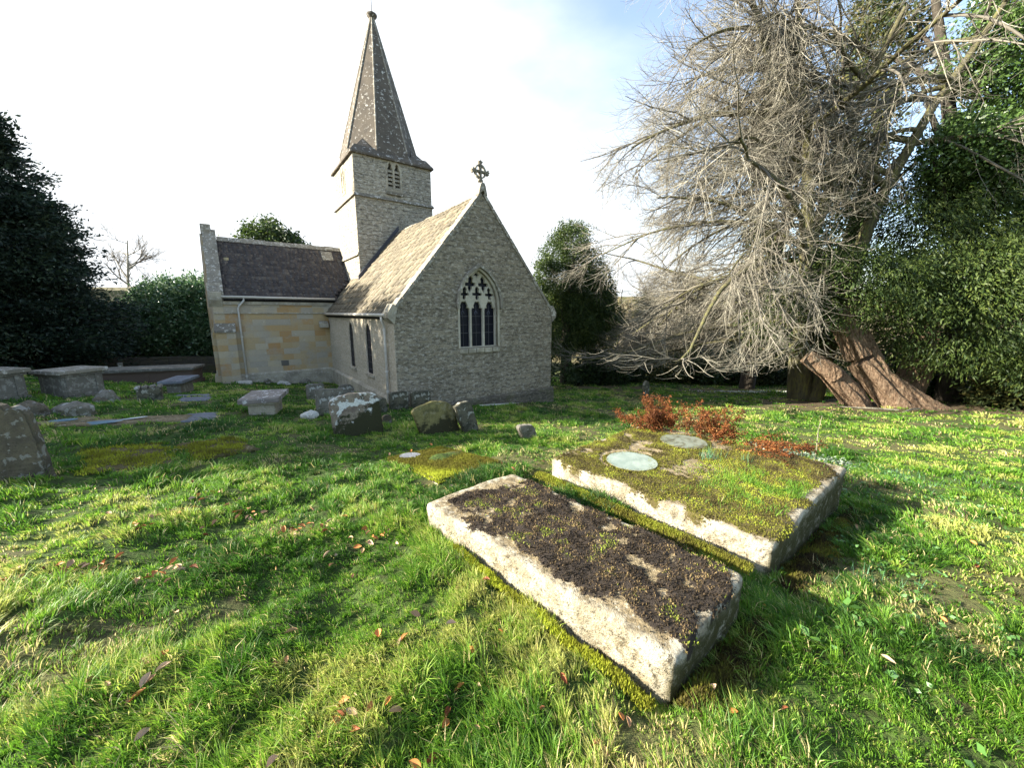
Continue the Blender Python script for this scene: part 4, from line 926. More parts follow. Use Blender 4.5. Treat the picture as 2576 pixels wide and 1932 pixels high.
#TREES
# ------------------------------------------------------------------ branches
def grow(P,D,L,R0,seg,pull,wander,taper=.25,r=rng,side=None):
    n=len(P);pts=[P.copy()];D=D/np.linalg.norm(D,axis=1)[:,None];st=(L/seg)[:,None]
    for i in range(seg):
        t=(i+.5)/seg;pz=pull(t) if callable(pull) else pull
        D=D+np.array([0,0,1.0])*pz/seg+r.normal(0,wander,(n,3))
        if side is not None: D=D+side/seg
        D/=np.linalg.norm(D,axis=1)[:,None];P=P+D*st;pts.append(P.copy())
    rad=R0[:,None]*(1-(1-taper)*np.linspace(0,1,seg+1)[None,:])
    return np.stack(pts,1),rad
def children(pts,rad,m,t0,t1,spread,Lf,rf,seg_r=rng,up=0.0):
    n,s,_=pts.shape;m_=m
    t=np.sort(seg_r.uniform(t0,t1,(n,m_)),1)*(s-1);i=np.minimum(t.astype(int),s-2);f=(t-i)[...,None]
    ii=np.arange(n)[:,None]
    A=pts[ii,i];B=pts[ii,i+1];P=A*(1-f)+B*f;Tn=B-A;Tn/=np.linalg.norm(Tn,axis=-1)[...,None]
    q=seg_r.normal(0,1,P.shape);q-=np.sum(q*Tn,-1)[...,None]*Tn;q/=np.linalg.norm(q,axis=-1)[...,None]
    D=Tn+q*spread*seg_r.uniform(.6,1.3,P.shape[:2])[...,None]+np.array([0,0,up])
    r=(rad[ii,i]*(1-f[...,0])+rad[ii,i+1]*f[...,0])
    L=Lf*(1-.55*t/(s-1))*seg_r.uniform(.6,1.25,t.shape)
    return P.reshape(-1,3),D.reshape(-1,3),L.ravel(),np.minimum(r.ravel()*.8,rf*seg_r.uniform(.7,1.3,r.size))
def tubes(sets,k=3):
    Vs=[];Fs=[];Ts=[];off=0
    for pts,rad,kk in sets:
        n,s,_=pts.shape
        tg=np.gradient(pts,axis=1);tg/=np.linalg.norm(tg,axis=-1)[...,None]+1e-9
        ref=np.where(np.abs(tg[...,2:3])>.9,np.array([1.0,.1,0]),np.array([0,0,1.0]))
        u=np.cross(tg,ref);u/=np.linalg.norm(u,axis=-1)[...,None]+1e-9;v=np.cross(tg,u)
        a=np.arange(kk)*2*np.pi/kk
        ring=pts[:,:,None,:]+(u[:,:,None,:]*np.cos(a)[None,None,:,None]+v[:,:,None,:]*np.sin(a)[None,None,:,None])*rad[:,:,None,None]
        idx=np.arange(n*s*kk).reshape(n,s,kk)+off
        F=np.stack([idx[:,:-1],np.roll(idx,-1,2)[:,:-1],np.roll(idx,-1,2)[:,1:],idx[:,1:]],-1).reshape(-1,4)
        Vs.append(ring.reshape(-1,3));Fs.append(F);Ts.append(np.repeat(rng.random(n),s*kk));off+=n*s*kk
    return np.concatenate(Vs),np.concatenate(Fs),np.concatenate(Ts)
def bark(name,st,bumpd=.03,sc=(5,5,1.2)):
    m=M(name,.9);ob=m.co('Object',sc)
    c=m.ramp(m.noise(ob,2.2,6,.7),st);m.col(c);m.bump(m.noise(ob,4,6,.75),1,bumpd);return m.m
m_bark_pale=bark('pale_grey_bark',[(.3,(.09,.08,.06)),(.5,(.26,.235,.17)),(.7,(.42,.39,.30))])
m_bark_mossy=bark('mossy_bark',[(.3,(.04,.035,.025)),(.5,(.10,.09,.05)),(.62,(.14,.14,.04)),(.75,(.26,.23,.17))])
m_bark_red=bark('yew_bark',[(.3,(.05,.03,.02)),(.42,(.16,.10,.06)),(.55,(.30,.205,.13)),(.72,(.42,.33,.22))],.12,(9,9,1.6))
m_bark_dark=bark('dark_bark',[(.3,(.03,.025,.02)),(.7,(.09,.075,.055))])
def twigmat(name,st):
    m=M(name,.75);m.col(m.ramp(m.attr('tint'),st));return m.m
m_twig=twigmat('beige_twigs',[(0,(.06,.055,.045)),(.4,(.165,.148,.115)),(.8,(.35,.325,.255)),(1,(.50,.47,.37))])
m_twig_d=twigmat('dark_twigs',[(0,(.06,.05,.04)),(.6,(.15,.125,.09)),(1,(.26,.22,.16))])
# ------------------------------------------------------------------ foliage
def leaves(name,C,S,A,mat,parent,org,tint,wr=.45,r=rng,droop=0.0):
    """C centres, S sizes, A axis dirs"""
    n=len(C);A=A/(np.linalg.norm(A,axis=1)[:,None]+1e-9);q=r.normal(0,1,(n,3));q=np.cross(A,q);q/=np.linalg.norm(q,axis=1)[:,None]+1e-9
    nn=np.cross(A,q);S=S[:,None]
    p0=C;p2=C+A*S+np.array([0,0,-droop])*S;md=C+A*S*.5+nn*S*.08
    V=np.stack([p0,md+q*S*wr/2,p2,md-q*S*wr/2],1).reshape(-1,3)-np.array(org)
    me=nmesh(name,V,np.arange(4*n).reshape(-1,4),mat,4,tint=np.repeat(np.clip(tint,0,1),4))
    return link(name,me,parent)
def blobs_clumps(bl,nper,r,shell=.55,gap=.42,gs=.9):
    """clump centres through the crown volume, thinned by noise so that gaps open"""
    out=[];nor=[]
    for (cx,cy,cz,rx,ry,rz),nb in zip(bl,nper):
        q=r.normal(0,1,(nb,3));q/=np.linalg.norm(q,axis=1)[:,None]
        rad=shell+(1.04-shell)*r.random(nb)**.6
        rad*=1+.22*(fbm(q[:,0]*2.3+cx,q[:,2]*2.3+q[:,1]*1.7+cz,int(abs(cx*10))%50,3)-.5)*2
        p=np.array([cx,cy,cz])+q*rad[:,None]*np.array([rx,ry,rz])
        k=fbm(p[:,0]*gs+p[:,1]*.6*gs,p[:,2]*gs-p[:,1]*.5*gs,7,3)>gap
        out.append(p[k]);nor.append(q[k])
    return np.concatenate(out),np.concatenate(nor)
def crown(name,bl,nclump,per,size,cs,mat,parent,org,seed,tm=.45,flat=1.0,axis='rand',gap=.42,shell=.5,wr=.45,droop=0,zmin=None,gs=.9):
    r=np.random.default_rng(seed);vol=np.array([b[3]*b[4]+b[3]*b[5]+b[4]*b[5] for b in bl]);nper=np.maximum(1,(nclump*vol/vol.sum())).astype(int)
    Cc,N=blobs_clumps(bl,nper,r,shell,gap,gs)
    if zmin is not None:
        k=Cc[:,2]>zmin(Cc[:,0],Cc[:,1]);Cc=Cc[k];N=N[k]
    n=len(Cc);ct=tm+r.normal(0,.13,n)
    C=np.repeat(Cc,per,0);Nn=np.repeat(N,per,0);o=r.normal(0,1,C.shape)*np.array([cs,cs,cs*flat]);C=C+o
    if axis=='rand': A=r.normal(0,1,C.shape)+Nn*.6
    elif axis=='hang': A=Nn*np.array([1,1,.3])*1.0+r.normal(0,.5,C.shape)+np.array([0,0,-.7])
    else: A=Nn*np.array([1,1,.1])+r.normal(0,.45,C.shape)+np.array([0,0,.15])
    S=size*r.uniform(.55,1.4,len(C));tt=np.repeat(ct,per)+r.normal(0,.12,len(C))
    return leaves(name,C,S,A,mat,parent,org,tt,wr,r,droop)
m_yew=leafmat('yew_needles',[(0,(.010,.018,.008)),(.45,(.032,.058,.014)),(.75,(.075,.11,.022)),(1,(.14,.17,.04))],.55,.25,.3)
m_conif=leafmat('dark_conifer_needles',[(0,(.008,.014,.012)),(.5,(.020,.036,.022)),(.9,(.05,.075,.035)),(1,(.07,.10,.045))],.55,.2,.3)
m_ivy=leafmat('ivy_leaves',[(0,(.015,.03,.01)),(.45,(.045,.09,.02)),(.8,(.11,.18,.045)),(1,(.20,.27,.09))],.32,.2,.5)
m_laurel=leafmat('laurel_leaves',[(0,(.012,.03,.012)),(.45,(.035,.085,.03)),(.8,(.08,.15,.055)),(1,(.20,.27,.16))],.3,.25,.5)
m_thick=leafmat('thicket_leaves',[(0,(.012,.02,.008)),(.5,(.04,.06,.018)),(.8,(.11,.11,.03)),(1,(.22,.18,.06))],.6,.25,.3)

# ---- big bare tree on the right
def bare_tree(name,base,stems,Hs,limbs,lims,lens,nums,rads,seed,mt,mb,label,cat='tree',group=None,azpref=None,pull1=-.9,droopL=True,lowz=.15,z0=.12,kt=3,extra=None,dens=(0.12,1)):
    r=np.random.default_rng(seed);bx,by=base;bz=Tf(bx,by);org=(bx,by,bz)
    e=empty(name,org);tag(e,label,cat,group)
    P=np.array([[bx+r.uniform(-.25,.25),by+r.uniform(-.25,.25),bz-.3] for _ in range(stems)])
    D=np.array([[r.uniform(-.22,.22),r.uniform(-.2,.2),1] for _ in range(stems)]) if stems>1 else np.array([[r.uniform(-.05,.05),r.uniform(-.05,.05),1]])
    p0,r0=grow(P,D,np.full(stems,Hs)*r.uniform(.85,1,stems),np.full(stems,rads[0]),14,.1,.045,.18,r)
    P,D,L,Q=children(p0,r0,limbs,z0,1,1.0,lens[0],rads[1],r)
    az=r.uniform(0,2*np.pi,len(P)) if azpref is None else azpref(r,len(P),P)
    el=r.uniform(.05,.75,len(P));D=np.stack([np.cos(az)*np.cos(el),np.sin(az)*np.cos(el),np.sin(el)],-1)
    if extra is not None:
        eP,eD,eL,eQ=extra;P=np.concatenate([P,eP]);D=np.concatenate([D,eD]);L=np.concatenate([L,eL]);Q=np.concatenate([Q,eQ])
    p1,r1=grow(P,D,L,Q,12,pull1,.07,.22,r)
    if lowz>1:
        fl=T(p1[:,:,0],p1[:,:,1])+1.5;dz_=p1[:,:,2]-fl;p1[:,:,2]=fl+np.where(dz_>.6,dz_,.6*np.exp(np.minimum(dz_-.6,0)/.6))
    sets0=[(p0,r0,10),(p1,r1,7)]
    P,D,L,Q=children(p1,r1,nums[0],.15,1,.75,lens[1],rads[2],r);p2,r2=grow(P,D,L,Q,8,(lambda t:-1.1+1.6*t) if droopL else .3,.09,.3,r)
    P,D,L,Q=children(p2,r2,nums[1],.12,1,.75,lens[2],rads[3],r);p3,r3=grow(P,D,L,Q,6,(lambda t:-1.0+2.2*t) if droopL else .3,.075,.35,r)
    P,D,L,Q=children(p3,r3,nums[2],.1,1,.8,lens[3],rads[4],r);p4,r4=grow(P,D,L,Q,4,(lambda t:-.5+1.9*t) if droopL else .3,.095,.5,r)
    V,F,Tt=tubes(sets0);V=V-np.array(org);link('trunk',nmesh('trunk',V,F,mb,4,smooth=True,tint=Tt),e)
    sets=[(p2,r2,5),(p3,r3,3),(p4,r4,3)]
    def ok(p): return p[:,:,2].min(1)>T(p[:,-1,0],p[:,-1,1])+lowz
    sets=[(p[ok(p)],q[ok(p)],kk) for p,q,kk in sets]
    cnt=[p.shape[0]*p.shape[1]*kk for p,q,kk in sets];V,F,Tt=tubes(sets);V=V-np.array(org)
    Tt=np.clip(Tt*.8+.12,0,1)*np.concatenate([np.full(c_,f_) for c_,f_ in zip(cnt,(.50,.78,1.0))])
    link('twigs',nmesh('twigs',V,F,mt,4,tint=Tt),e)
    return e
def azp(r,n,P):
    # all round, denser to the open west and south side of the crown
    a=r.uniform(0,2*np.pi,n);k=r.random(n)<.84;a[k]=r.normal(math.pi*.97,.50,k.sum());low=(~k)&(P[:,2]<5.0);a[low]=r.uniform(.1*math.pi,.9*math.pi,low.sum());a[k&(P[:,2]<3)]=np.clip(a[k&(P[:,2]<3)],0,math.pi*1.2);return a
bare_tree('bare_tree',(11.9,15.0),3,15.5,19,None,(9.8,4.0,2.0,.95),(11,8,6),(.34,.10,.034,.0115,.0056),11,m_twig,m_bark_mossy,
 'huge leafless tree of pale arching twigs filling the upper right',azpref=azp,lowz=1.15,pull1=-.8,z0=.18)

# ---- yew with leaning trunks
def trunk_tube(pts,rad,mat,parent,org,name='trunk',n=30,ridge=.13,seed=0):
    r=random.Random(seed);ph=r.uniform(0,6);mb=MB();pts=[Vector(p) for p in pts];N=len(pts)
    # resample
    m=34;Q=[];Rr=[]
    for i in range(m):
        t=i/(m-1)*(N-1);a=min(int(t),N-2);f=t-a;Q.append(pts[a].lerp(pts[a+1],f));Rr.append(rad[a]*(1-f)+rad[a+1]*f)
    mb.tube(Q,Rr,n)
    vs=list(mb.bm.verts)
    for k,v in enumerate(vs):
        i,j=divmod(k,n)
        if i<m: c=Q[i];dv=v.co-c;v.co=c+dv*(1+ridge*math.sin(j*2*math.pi/n*4+ph+i*.12)+ridge*.5*math.sin(j*2*math.pi/n*9+ph*2+i*.13)+r.uniform(-.03,.03))
        v.co-=Vector(org)
    return mb.build(name,mat,parent,smooth=False)
ybx,yby=13.0,13.6;yz=Tf(ybx,yby);yo=(ybx,yby,yz)
Y=empty('yew_tree',yo);tag(Y,'old spreading yew with leaning split red-brown trunks at right','tree')
trunk_tube([(12.35,13.0,yz-.3),(12.0,13.1,yz+.4),(11.3,13.3,yz+1.2),(10.6,13.6,yz+1.75)],[.42,.34,.30,.26],m_bark_red,Y,yo,seed=1)
trunk_tube([(13.5,12.5,yz-.3),(13.0,12.7,yz+.4),(12.1,13.1,yz+1.6),(11.4,13.6,yz+3.4)],[.50,.38,.34,.28],m_bark_red,Y,yo,seed=2)
trunk_tube([(14.4,12.1,yz-.25),(13.7,12.3,yz+.25),(12.8,12.9,yz+1.1),(12.4,13.6,yz+2.6)],[.36,.28,.26,.22],m_bark_red,Y,yo,seed=3)
trunk_tube([(14.0,13.4,yz-.3),(14.6,13.6,yz+1.2),(15.2,14.0,yz+3.4)],[.5,.4,.25],m_bark_red,Y,yo,seed=4)
trunk_tube([(11.5,13.3,yz+1.15),(11.15,13.05,yz+1.2)],[.22,.25],m_bark_red,Y,yo,name='cut_stump',seed=5,ridge=.05)
ybl=[(12.3,13.9,.55,2.6,2.1,1.7),(14.6,12.6,.2,2.6,1.9,2.1),(17.2,12.3,.3,2.8,2.0,2.9),(20.2,13.2,.5,3.0,2.4,3.4),(14.3,14.8,2.3,3.6,2.4,2.4),(18.2,15.2,3.2,3.8,2.6,3.2),(17.4,11.3,-1.5,2.6,1.2,1.4),(20.2,11.4,-1.2,2.8,1.4,2.2),(10.9,14.6,-.2,1.7,1.4,1.1)]
def zabove(h): return lambda x,y:T(x,y)+h
def yz_min(x,y): return T(x,y)+np.where(x<14.6,.42-.0*x,np.clip(.8-(x-14.6)*.8,.03,1.3))+.25*np.sin(x*3.1)
crown('crown',ybl,7000,34,.12,.17,m_yew,Y,yo,21,tm=.60,axis='hang',gap=.41,shell=.62,wr=.32,droop=.2,zmin=yz_min,gs=.8)
# ---- ivy clad trees rising behind it
def simple_tree(name,x,y,h,rt,bl,n,per,size,cs,mat,seed,label,tm=.45,axis='rand',gap=.42,bk=m_bark_dark,shell=.5,group=None,wr=.5,zmin=None,lean=(0,0),gs=.9,branches=9):
    z=Tf(x,y);o=(x,y,z);e=empty(name,o);tag(e,label,'tree',group)
    r=np.random.default_rng(seed)
    p0,r0=grow(np.array([[x,y,z-.3]]),np.array([[lean[0],lean[1],1.0]]),np.array([h]),np.array([rt]),12,.05,.04,.2,r)
    P,D,L,Q=children(p0,r0,branches,.25,.95,1.0,h*.30,rt*.35,r,up=.25);p1,r1=grow(P,D,L,Q,7,.2,.08,.2,r)
    V,F,Tt=tubes([(p0,r0,9),(p1,r1,6)]);link('trunk',nmesh('trunk',V-np.array(o),F,bk,4,smooth=True,tint=Tt),e)
    crown('crown',bl,n,per,size,cs,mat,e,o,seed,tm,1,axis,gap,shell,wr,0,zmin or zabove(.15),gs)
    return e
simple_tree('ivy_clad_tree',17.2,14.6,17,.42,[(17.0,14.6,3.4,1.7,1.5,4.0),(17.2,14.6,9,1.5,1.3,4.4),(15.6,14.2,5.0,1.5,1.1,1.7),(15.3,14.4,8.2,1.1,1.0,1.3),(22.5,15,9.5,2.4,1.5,3.5),(20.0,14.6,8.5,2.2,1.5,2.5),(21.2,14.6,4.8,2.3,1.6,3),(19.5,14.2,12.5,1.9,1.5,1.8),(16.8,14.4,10.6,1.2,1.0,1.3)],9500,24,.13,.20,m_ivy,31,'tall tree wrapped in glossy ivy at the far right edge',.56,gap=.44)
simple_tree('ivy_clad_tree',14.6,18.2,15,.45,[(14.6,18.2,3,1.2,1.1,4.5),(14.8,18,8.5,1.3,1.2,4.5),(15.5,18.2,11,1.6,1.2,2.5)],1500,22,.15,.2,m_thick,32,'ivy-wrapped trunk rising in the middle of the big bare tree',.6,gap=.42)
simple_tree('ivy_clad_tree',12.9,20.5,15,.40,[(12.9,20.5,2,.8,.8,4.2),(13.0,20.5,8.5,1.0,.9,4.5)],1000,20,.20,.2,m_thick,33,'slender brown ivy-wrapped trunk left of the middle one, behind the twigs',.62,gap=.42)
# ---- round yew beside the chancel
simple_tree('yew_tree',3.5,24.0,8.2,.42,[(2.3,23.4,-.6,1.6,1.4,2.4),(4.9,23.8,.8,1.5,1.4,2.3),(2.6,23.8,1.6,1.2,1.2,1.9),(3.5,24.0,2.2,2.0,2.0,3.1),(3.2,23.8,-.4,2.3,2.1,2.2),(4.4,24.3,.2,2.0,1.8,2.4),(3.7,24,4.1,1.0,1.0,1.25),(5.6,24.6,-.9,1.6,1.4,1.7)],5200,30,.12,.15,m_yew,41,'rounded dark yew standing right of the chancel gable',.56,axis='hang',gap=.38,shell=.6,zmin=zabove(.35),wr=.4,gs=.8)
# ---- conical dark conifers at left
def conifer(name,x,y,h,rb,nb,mat,seed,label,per=46,size=.22,tm=.42,z0=.06,flat=.42,group=None,power=.85,sweep=.12):
    r=np.random.default_rng(seed);z=Tf(x,y);o=(x,y,z);e=empty(name,o);tag(e,label,'tree',group)
    p0,r0=grow(np.array([[x,y,z-.3]]),np.array([[0,0,1.0]]),np.array([h]),np.array([h*.035]),14,0,.02,.08,r)
    t=np.sort(r.uniform(z0,.985,nb));az=r.uniform(0,2*np.pi,nb);L=(rb*(1-t)**power+.25)*r.uniform(.62,1.12,nb)
    P=np.stack([np.full(nb,x),np.full(nb,y),z+h*t],-1);el=sweep+r.normal(0,.12,nb)+.35*t
    D=np.stack([np.cos(az)*np.cos(el),np.sin(az)*np.cos(el),np.sin(el)],-1)
    p1,r1=grow(P,D,L,np.full(nb,.06),8,-.25,.05,.25,r)
    V,F,Tt=tubes([(p0,r0,9),(p1,r1,5)]);link('trunk',nmesh('trunk',V-np.array(o),F,m_bark_dark,4,smooth=True,tint=Tt),e)
    # sprays along each bough
    k=9;s=r.uniform(.25,1,(nb,k))*8;i=np.minimum(s.astype(int),7);f=(s-i)[...,None];ii=np.arange(nb)[:,None]
    C=p1[ii,i]*(1-f)+p1[ii,i+1]*f;Dd=(p1[ii,i+1]-p1[ii,i]);Dd/=np.linalg.norm(Dd,axis=-1)[...,None]
    wdt=(.14+.18*(1-s/8)[...,None])*L[:,None,None]*.6+.12
    C=C.reshape(-1,3);Dd=Dd.reshape(-1,3);W=wdt.reshape(-1,1);n=len(C)
    ct=tm+r.normal(0,.13,n)
    q=np.repeat(C,per,0)+r.normal(0,1,(n*per,3))*np.concatenate([np.repeat(W,per,0)]*2+[np.repeat(W,per,0)*flat],1)
    A=np.repeat(Dd,per,0)+r.normal(0,.55,(n*per,3))+np.array([0,0,.1])
    kk=q[:,2]>T(q[:,0],q[:,1])+.1
    leaves('crown',q[kk],size*r.uniform(.6,1.3,kk.sum()),A[kk],mat,e,o,(np.repeat(ct,per)+r.normal(0,.1,n*per))[kk],.42,r)
    return e
conifer('conifer',-23.2,17.4,11.6,4.3,250,m_conif,51,'tall dark conifer with layered boughs on the left edge',per=85,size=.19,tm=.52,power=.5)
conifer('conifer',-26.0,20.6,8.6,4.6,150,m_conif,52,'lower broad dark conifer between the tall one and the laurel',per=80,size=.18,tm=.5,power=.6)
simple_tree('yew_tree',-17.0,3.6,6.0,.3,[(-17,3.9,1.6,2.2,2.2,3.3),(-17,4.2,-.2,2.6,2.6,1.8)],2400,22,.22,.22,m_yew,54,'rounded yew just outside the left picture edge, nearest the camera',.45)
simple_tree('yew_tree',-19.0,8.0,8.2,.35,[(-19.0,8.0,2.6,2.7,3.4,4.3),(-19.2,9.0,0,3.0,3.2,2.4)],3600,22,.24,.24,m_yew,55,'tall yew just outside the left picture edge beside the chest tombs',.45)
simple_tree('pine_tree',-27.5,11.4,12.5,.35,[(-27.5,11.4,5.8,3.3,3.6,4.6)],2000,22,.26,.26,m_conif,56,'high-crowned pine just outside the left picture edge, farthest of the three',.45,zmin=zabove(3.4))
# laurel, shrubs at left
simple_tree('laurel_bush',-20.4,24.5,4.5,.2,[(-21.6,24.5,-.6,2.6,2.3,2.6),(-19.3,24.8,-.6,2.4,2.0,2.9),(-23.8,24.3,-1.4,2.0,1.8,1.8),(-17.0,25.2,-.9,2.0,1.8,2.6)],4000,26,.17,.22,m_laurel,61,'big glossy green laurel left of the transept',.74,gap=.36,shell=.55,wr=.5)
simple_tree('evergreen_tree',-18.6,31,9.6,.3,[(-18.9,31,4.6,2.0,1.9,2.6),(-17.4,31,3.6,1.9,1.9,2.3),(-20,31,3,1.8,1.8,2.2)],1500,22,.26,.24,m_yew,62,'evergreen treetop showing above the transept ridge',.5,gap=.40,axis='hang')
# dark churchyard wall far left
mw=rubble('dark_rubble_wall',(.06,.052,.04),(.09,.08,.06),(.04,.035,.03),(.2,.19,.16),.3,dk=.6,green=.4)
def wallrun(x0,y0,x1,y1,h,label):
    L=math.hypot(x1-x0,y1-y0);e=MB();n=max(2,int(L/1.5));pts=[]
    for i in range(n+1): pts.append((L*i/n,Tf(x0+(x1-x0)*i/n,y0+(y1-y0)*i/n)-Tf(x0,y0)))
    e.poly([(a,-.22,b-.4) for a,b in pts]+[(a,-.22,b+h+random.uniform(-.04,.04)) for a,b in pts[::-1]],(0,.44,0))
    o=e.build('churchyard_wall',mw,None,(x0,y0,Tf(x0,y0)));o.rotation_euler=(0,0,math.atan2(y1-y0,x1-x0));return tag(o,label,'wall')
wallrun(-27,16.5,-13.2,27.5,1.15,'dark mossy churchyard wall behind the left tombs')
# distant bare trees at left
far_tw=m_twig_d
for i,(x,y,h,sd,lab) in enumerate(((-33.0,33.5,12.5,71,'pale leafless tree against the white sky above the laurel'),(-25.5,38,10,72,'low bushy leafless tree just left of the transept gable'),(-45,40,13,73,'distant leafless tree partly hidden by the conifers'))):
    bare_tree('bare_tree',(x,y),1,h,16,None,(4.2,2.2,1.1,.6),(6,5,4),(.2,.07,.035,.022,.014),sd,m_twig_d,m_bark_pale,lab,pull1=.35,droopL=False,z0=.3)
# ---- thicket beyond the lawn, right of the church
th=[(5.2,22.8,1.5,1.0,1.5,'dark shrub mass at the foot of the round yew',m_yew,.3),(1.9,20.5,1.0,.9,1.4,'dark shrub half hidden by the corner of the chancel',m_yew,.3),(6.6,24.5,1.5,1.0,1.5,'dark evergreen bush just right of the round yew',m_thick,.28),(8.8,25.5,1.8,1.2,1.7,'dark thicket bush in the middle distance, first right of the slim headstone',m_thick,.5),(11.2,24.8,1.9,1.2,1.6,'dull olive bush under the tips of the drooping twigs',m_thick,.58),(13.6,24.2,1.9,1.2,1.7,'dark ivy-grown bush behind the snowdrops',m_ivy,.26),(16.0,23.6,2.0,1.3,1.9,'dark bush at the thicket end next to the leaning trunks',m_thick,.5),(18.6,22,2.4,1.4,2.6,'dark bush seen below the yew foliage at right',m_yew,.3),(18.0,16.0,2.4,1.2,2.6,'dense evergreen shrub directly behind the leaning yew trunks',m_yew,.36),(21.5,14.0,2.6,1.3,3.0,'tall dark shrub at the right picture edge behind the yew foliage',m_ivy,.34),(17.6,12.6,1.5,.9,1.9,'brownish low yew growth right of the leaning trunks, reaching the ground',m_thick,.5),(19.9,12.2,1.6,.9,2.1,'shaded green shrub reaching the ground near the right edge',m_yew,.45)]
for i,(x,y,rx,ry,rz,lab,mt,tm) in enumerate(th):
    z=Tf(x,y)
    simple_tree('bush',x,y,2.2,.10,[(x,y,z+rz*.55,rx,ry,rz*.75),(x+.9,y+.3,z+.5,rx*.7,ry,rz*.5),(x-1.0,y-.1,z+.4,rx*.6,ry,rz*.5)],620,20,.16,.2,mt,80+i,lab,tm,gap=.40)['category']='bush'
for i,(x,y,h,lab) in enumerate(((7.2,27.5,7.5,'small twiggy tree behind the bushes nearest the round yew'),(10.5,28.5,8.5,'grey twiggy tree rising from the middle of the thicket'),(13.8,28.0,9,'brownish twiggy tree with fine branches behind the ivy-grown bush'),(17.5,27.5,9.5,'twiggy tree behind the leaning yew trunks'),(22,26,10,'leafless tree behind the right yew foliage'))):
    bare_tree('bare_tree',(x,y),2,h,13,None,(3.8,2.0,1.1,.6),(7,5,4),(.13,.05,.028,.018,.012),90+i,m_twig_d if i%2 else m_twig,m_bark_mossy,lab,pull1=-.3,droopL=False,z0=.15)
# ivy-wrapped slim trunks in the thicket
for i,(x,y,h,lab) in enumerate(((11.9,26,7,'yellow-lit ivy column rising from the thicket'),(15.0,25.5,8,'second yellowish ivy column, right of the first'),(9.2,27,6,'short ivy column close to the round yew'))):
    z=Tf(x,y);simple_tree('ivy_clad_tree',x,y,h,.13,[(x,y,z+h*.45,.55,.5,h*.48),(x+.3,y,z+h*.8,.9,.7,1.2)],520,18,.15,.14,m_thick,100+i,lab,.72,gap=.36)
# far wood line: one mass
r=np.random.default_rng(5);C=[];Tn=[]
for i in range(230):
    a=r.uniform(-1.15,1.15);d_=r.uniform(44,80);x=d_*math.sin(a);y=d_*math.cos(a);z=Tf(x,y);hh=r.uniform(3.0,5.5)
    q=r.normal(0,1,(520,3));q/=np.linalg.norm(q,axis=1)[:,None];C.append(np.array([x,y,z+hh*.5])+q*r.uniform(.5,1,(520,1))*np.array([3.2,3,hh*.55]));Tn.append(np.full(520,r.uniform(.2,.85))+r.normal(0,.1,520))
C=np.concatenate(C);Tn=np.concatenate(Tn)
m_far=leafmat('far_wood',[(0,(.03,.035,.02)),(.4,(.09,.08,.05)),(.8,(.17,.14,.09)),(1,(.22,.20,.12))],.8,.2,.1)
w=leaves('far_wood',C,np.full(len(C),.75),r.normal(0,1,C.shape),m_far,None,(0,0,0),Tn,.5,r);tag(w,'hazy brown winter woodland along the horizon','woodland',kind='stuff')

# ------------------------------------------------------------------ dead bracken on the double tomb
m_brk=leafmat('dead_bracken',[(0,(.07,.025,.010)),(.5,(.22,.075,.024)),(.85,(.36,.16,.05)),(1,(.50,.32,.13))],.7,.3,.2)
def bracken(x,y,nf,h,sx,lean,label,seed,zb=-1.6,L0=.5,dirv=None):
    r=np.random.default_rng(seed);o=(x,y,zb);e=empty('dead_bracken',o);tag(e,label,'dead bracken','dead bracken heaped along the back of the double tomb')
    P=np.stack([x+r.normal(0,sx,nf),y+r.normal(0,sx*.8,nf),np.full(nf,zb)],-1)
    az=r.uniform(0,2*np.pi,nf) if dirv is None else r.normal(dirv,.5,nf)
    D=np.stack([np.cos(az)*lean,np.sin(az)*lean,r.uniform(.5,1.1,nf)*(h/.35)],-1)
    p,rad=grow(P,D,np.full(nf,L0)*r.uniform(.5,1.2,nf),np.full(nf,.004),8,-.5,.13,.3,r)
    p[:,:,2]=np.maximum(p[:,:,2],zb+.01)
    V,F,Tt=tubes([(p,rad,4)]);link('stalks',nmesh('stalks',V-np.array(o),F,m_brk,4,tint=.85+0*Tt),e)
    k=150;s=r.uniform(1,8,(nf,k))-.001;i=s.astype(int);f=(s-i)[...,None];i=np.minimum(i,7);ii=np.arange(nf)[:,None]
    C=(p[ii,i]*(1-f)+p[ii,i+1]*f).reshape(-1,3)+r.normal(0,.022,(nf*k,3));C[:,2]=np.maximum(C[:,2],zb+.01)
    A=r.normal(0,1,C.shape)+np.array([0,0,-.4])
    leaves('fronds',C,.026*r.uniform(.5,1.4,len(C)),A,m_brk,e,o,np.clip(np.repeat(r.normal(.28,.2,nf),k)+r.normal(0,.14,nf*k),0,1),.5,r)
bracken(2.12,5.14,46,.42,.17,.40,'tallest upright tuft of orange dead bracken, left of the other tuft',1,L0=.50)
bracken(2.62,4.70,32,.42,.12,.38,'second upright tuft of orange dead bracken with pale dry tips',2,L0=.46)
bracken(3.0,4.40,24,.10,.18,.7,'flattened reddish dead bracken lying toward the right corner',3,dirv=-.7,L0=.42)
bracken(2.0,5.42,9,.12,.14,.6,'sprawling dead bracken at the far corner of the double tomb',4,L0=.38)
